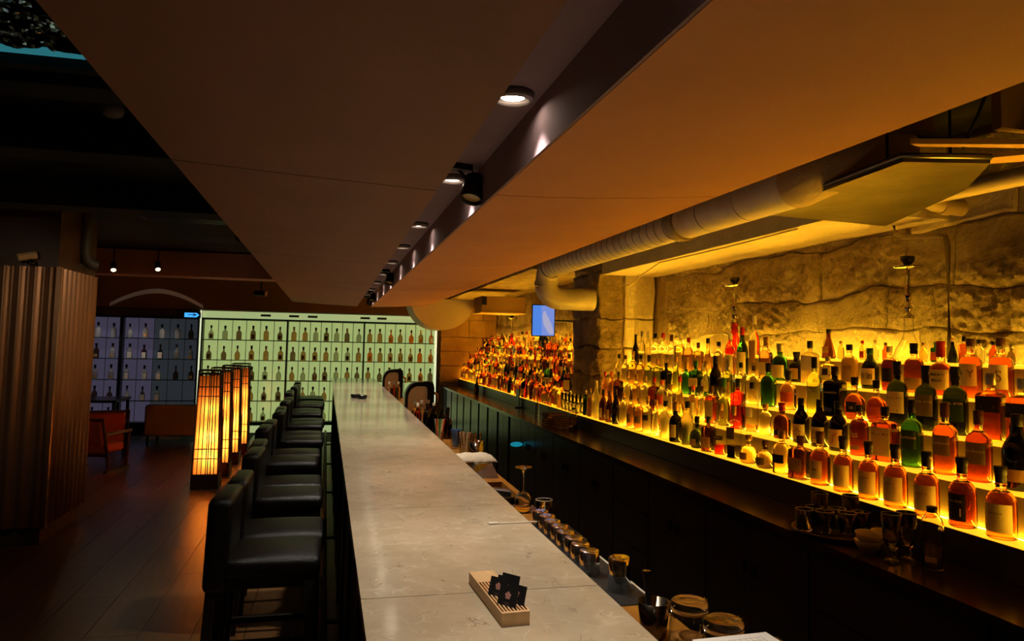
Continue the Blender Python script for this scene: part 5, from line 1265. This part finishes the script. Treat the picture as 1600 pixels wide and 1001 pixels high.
hang_spot('small lit spotlight before the brown beam, farther from the column', -2.28, 10.5, 2.68, (-1.6, 8.4, 0.2), 5)
hang_spot('ceiling spotlight washing the corrugated column face', -2.6, 4.4, 2.62, (-3.0, 7.0, 1.6), 24)
hang_spot('added ceiling spotlight brightening the corrugated column side', -0.75, 6.4, 2.6, (-2.28, 7.6, 1.8), 38)  # lamp added only to brighten the side of the column
t = thing('security_camera', 'black security camera below the brown bulkhead', 'camera', (-1.16, 12.5, 2.49)); ob('stem', bx(-0.012, 0.012, -0.012, 0.012, 0, 0.42), M_BLACKMETAL, t); m = MB(); m.tube([(-0.1, 0, 0), (0.07, -0.05, -0.01)], 0.042, 14); ob('housing', m, M_BLACKMETAL, t); m = MB(); m.tube([(0.07, -0.05, -0.01), (0.085, -0.055, -0.011)], 0.045, 14); ob('lens_ring', m, mat('pale_ring', (150, 120, 100), 0.3, 0.5), t)
t = thing('exit_sign', 'glowing blue arrow sign above the lilac display', 'sign', (-2.62, 14.3, 2.12)); ob('box', bx(-0.02, 0.27, 0.0, 0.04, -0.01, 0.09), M_BLACKPL, t)
m = MB(); m.add([(0, -0.002, 0), (0.2, -0.002, 0), (0.2, -0.002, -0.005), (0.25, -0.002, 0.04), (0.2, -0.002, 0.085), (0.2, -0.002, 0.08), (0, -0.002, 0.08)], [(0, 1, 2, 3, 4, 5, 6)]); a_ = ob('arrow', m, emitter('blue_arrow', (60, 150, 230), 1.6), t)
for p0, p1 in (((0.14, 0.02), (0.2, 0.045)), ((0.2, 0.045), (0.14, 0.065)), ((0.06, 0.045), (0.2, 0.045))):
    m = MB(); m.tube([(p0[0], -0.004, p0[1]), (p1[0], -0.004, p1[1])], 0.006, 4); ob('mark', m, mat('navy_mark', (20, 60, 130), 0.5), a_)
m = MB(); m.tube([(0.12, 0.02, 0.09), (0.12, 0.02, 0.16), (0.12, 0.18, 0.16)], 0.008, 6); ob('bracket', m, M_BLACKMETAL, t)
t = thing('arched_strip', 'pale curved strip arching across the brown bulkhead', 'wall trim', (-3.12, END_Y-0.125, 0))
m = MB(); vs = []
for i in range(25):
    u = -1+2*i/24; x = 0.78*u; z = 2.585-0.27*abs(u)**1.8; w_ = 0.03+0.012*(1-abs(u))
    vs += [(x, -0.02, z-w_), (x, -0.02, z+w_), (x, 0.0, z-w_), (x, 0.0, z+w_)]
m.add(vs, [f for i in range(24) for f in ((4*i, 4*i+4, 4*i+5, 4*i+1), (4*i+1, 4*i+5, 4*i+7, 4*i+3), (4*i+2, 4*i, 4*i+4, 4*i+6))]); ob('strip', m, mat('pale_arch_glow', (200, 190, 180), 0.5, emit=(120, 112, 104), power=0.1), t)  # strip gets a faint glow of its own in the material
t = thing('foil_ceiling_tile', 'crumpled silver foil ceiling light panel with teal edge', 'ceiling panel', (-1.3, 2.36, 2.77))
bm = bmesh.new(); bmesh.ops.create_grid(bm, x_segments=130, y_segments=130, size=0.5)
for v in bm.verts:
    p = Vector((v.co.x*11, v.co.y*26, 0)); v.co = Vector((v.co.x*1.5, v.co.y*1.05, 0.035*noise.noise(p)+0.022*abs(noise.noise(p*2.1))+0.012*noise.noise(p*4.3)))
me = bpy.data.meshes.new('foil'); bm.to_mesh(me); bm.free(); ob('foil', me, mat('cyan_lit_foil', (150, 204, 228), 0.12, 1.0), t)  # cyan light on the silver foil is put into its base colour
ob('glowing_edge', bx(-0.75, 0.75, 0.53, 0.58, -0.012, 0.02), emitter('teal_edge', (40, 110, 120), 0.9), t)
ob('frame', bx(-0.75, 0.75, 0.58, 0.64, -0.05, 0.1), M_CEIL_DARK, t)
t = thing('smoke_detector', 'round grey smoke detector on the dark ceiling', 'smoke detector', (-1.07, 3.84, 2.80)); m = MB(); m.lathe([(0.03, 0.0), (0.045, 0.012), (0.05, 0.03), (0.05, 0.045)], 20); ob('dome', m, mat('grey_dome', (110, 98, 90), 0.6), t); ob('stem', bx(-0.015, 0.015, -0.015, 0.015, 0.045, 0.12), M_BLACKMETAL, t)
for k, x in enumerate((-2.42, -2.28)):
    t = thing('ceiling_pipe', ['dark vertical pipe above the column, nearer the camera', 'dark vertical pipe above the column, nearer the beam'][k], 'pipe', (x, 7.6, 2.35)); m = MB(); m.tube([(0.1, 0.04, 0.06), (0.06, 0.02, 0.06), (0.02, 0, 0.1), (0, 0, 0.16), (0, 0, 0.57)], 0.05, 14); ob('pipe_run', m, mat('dim_pipe', (56, 44, 30), 0.6), t)
t = thing('ceiling_vent', 'grey ragged ceiling vent panel above the lounge', 'vent', (-1.25, 6.9, 2.78)); ob('panel', bx(-0.4, 0.5, -0.15, 0.15, 0, 0.03), mat('worn_vent', (80, 74, 68), 0.7, col2=(40, 36, 32), scale=9), t)
for q in range(5): ob('fin', bx(-0.36, 0.46, -0.12+0.055*q, -0.10+0.055*q, -0.012, 0), M_BLACKMETAL, t)
for q in range(2): ob('hanger', bx(-0.3+0.7*q, -0.29+0.7*q, -0.01, 0.01, 0.03, 0.14), M_BLACKMETAL, t)
# ---- lounge furniture
t = thing('sofa', 'beige low-backed sofa seen from behind near the lilac display', 'sofa', (-2.25, 13.1, 0))
M_BEIGE = mat('tan_leather', (128, 120, 84), 0.6, bump=0.1, bscale=40)
ob('backrest', rbox(-0.66, 0.66, -0.08, 0.1, 0.16, 0.66, 0.04, 3), M_BEIGE, t)
ob('seat', rbox(-0.6, 0.6, 0.1, 0.75, 0.16, 0.42, 0.05, 3), M_BEIGE, t)
for sx in (-1, 1): ob('armrest', rbox(sx*0.63-0.06, sx*0.63+0.06, 0.1, 0.75, 0.16, 0.58, 0.03, 2), M_BEIGE, t)
for sx in (-1, 1):
    for yy in (-0.02, 0.68): ob('leg', bx(sx*0.6-0.02, sx*0.6+0.02, yy-0.02, yy+0.02, 0, 0.16), M_BLACKWOOD, t)
t = thing('cushion', 'pale patterned cushion propped on the beige sofa', 'cushion', (-1.95, 13.34, 0.43), 0.3); o = ob('body', rbox(-0.2, 0.2, -0.07, 0.07, 0, 0.4, 0.06, 3, name='cushion'), mat('pale_orange_fabric', (196, 150, 110), 0.9, col2=(214, 204, 180), scale=7), t); o.rotation_euler = (-0.15, 0, 0)
M_ORANGE = mat('orange_upholstery', (170, 74, 30), 0.7, bump=0.1, bscale=60)
def armchair(label, x, y, rz):
    t = thing('armchair', label, 'armchair', (x, y, 0), rz, 'orange lounge armchairs', (0.86, 0.86, 0.84))
    ob('seat', rbox(-0.29, 0.29, -0.3, 0.26, 0.28, 0.42, 0.04, 3), M_ORANGE, t)
    o = ob('backrest', rbox(-0.29, 0.29, -0.06, 0.05, 0.0, 0.36, 0.035, 3), M_ORANGE, t); o.location = (0, -0.31, 0.44); o.rotation_euler = (0.22, 0, 0)
    for sx in (-1, 1):
        m = MB(); m.tube([(sx*0.33, -0.46, 0.84), (sx*0.33, -0.33, 0.42), (sx*0.33, -0.24, 0.03)], 0.026, 4); ob('leg', m, M_BROWNWOOD, t)
        m = MB(); m.tube([(sx*0.33, 0.3, 0.58), (sx*0.33, 0.26, 0.03)], 0.026, 4); ob('leg', m, M_BROWNWOOD, t)
        ob('runner', bx(sx*0.33-0.025, sx*0.33+0.025, -0.32, 0.32, 0.0, 0.035), M_BROWNWOOD, t)
        ob('armrest', bx(sx*0.33-0.03, sx*0.33+0.03, -0.38, 0.34, 0.57, 0.605), M_BROWNWOOD, t)
    ob('back_rail', bx(-0.33, 0.33, -0.485, -0.445, 0.8, 0.84), M_BROWNWOOD, t)
    ob('seat_rail', bx(-0.33, 0.33, -0.29, -0.25, 0.24, 0.28), M_BROWNWOOD, t)
armchair('orange upholstered wooden armchair nearest the corrugated column', -2.98, 10.85, -0.25)
armchair('orange upholstered wooden armchair behind the first one', -3.2, 11.95, 0.3)
t = thing('lounge_table', 'dark square lounge table in front of the lilac display', 'table', (-3.75, 13.35, 0)); M_TBL = mat('dark_table', (44, 34, 30), 0.3)
ob('table_top', bx(-0.45, 0.45, -0.45, 0.45, 0.7, 0.74), M_TBL, t)
for sx in (-1, 1):
    for sy in (-1, 1): ob('leg', bx(sx*0.41-0.022, sx*0.41+0.022, sy*0.41-0.022, sy*0.41+0.022, 0, 0.7), M_TBL, t)
t = thing('table_candle', 'small candle cup glowing on the lounge table', 'candle', (-3.72, 13.2, 0.7405)); ob('cup', tumbler_mesh(0.04, 0.07), M_GLASS, t); m = MB(); m.lathe([(0.03, 0.013), (0.03, 0.03)], 12); ob('wax', m, M_WHITE, t)
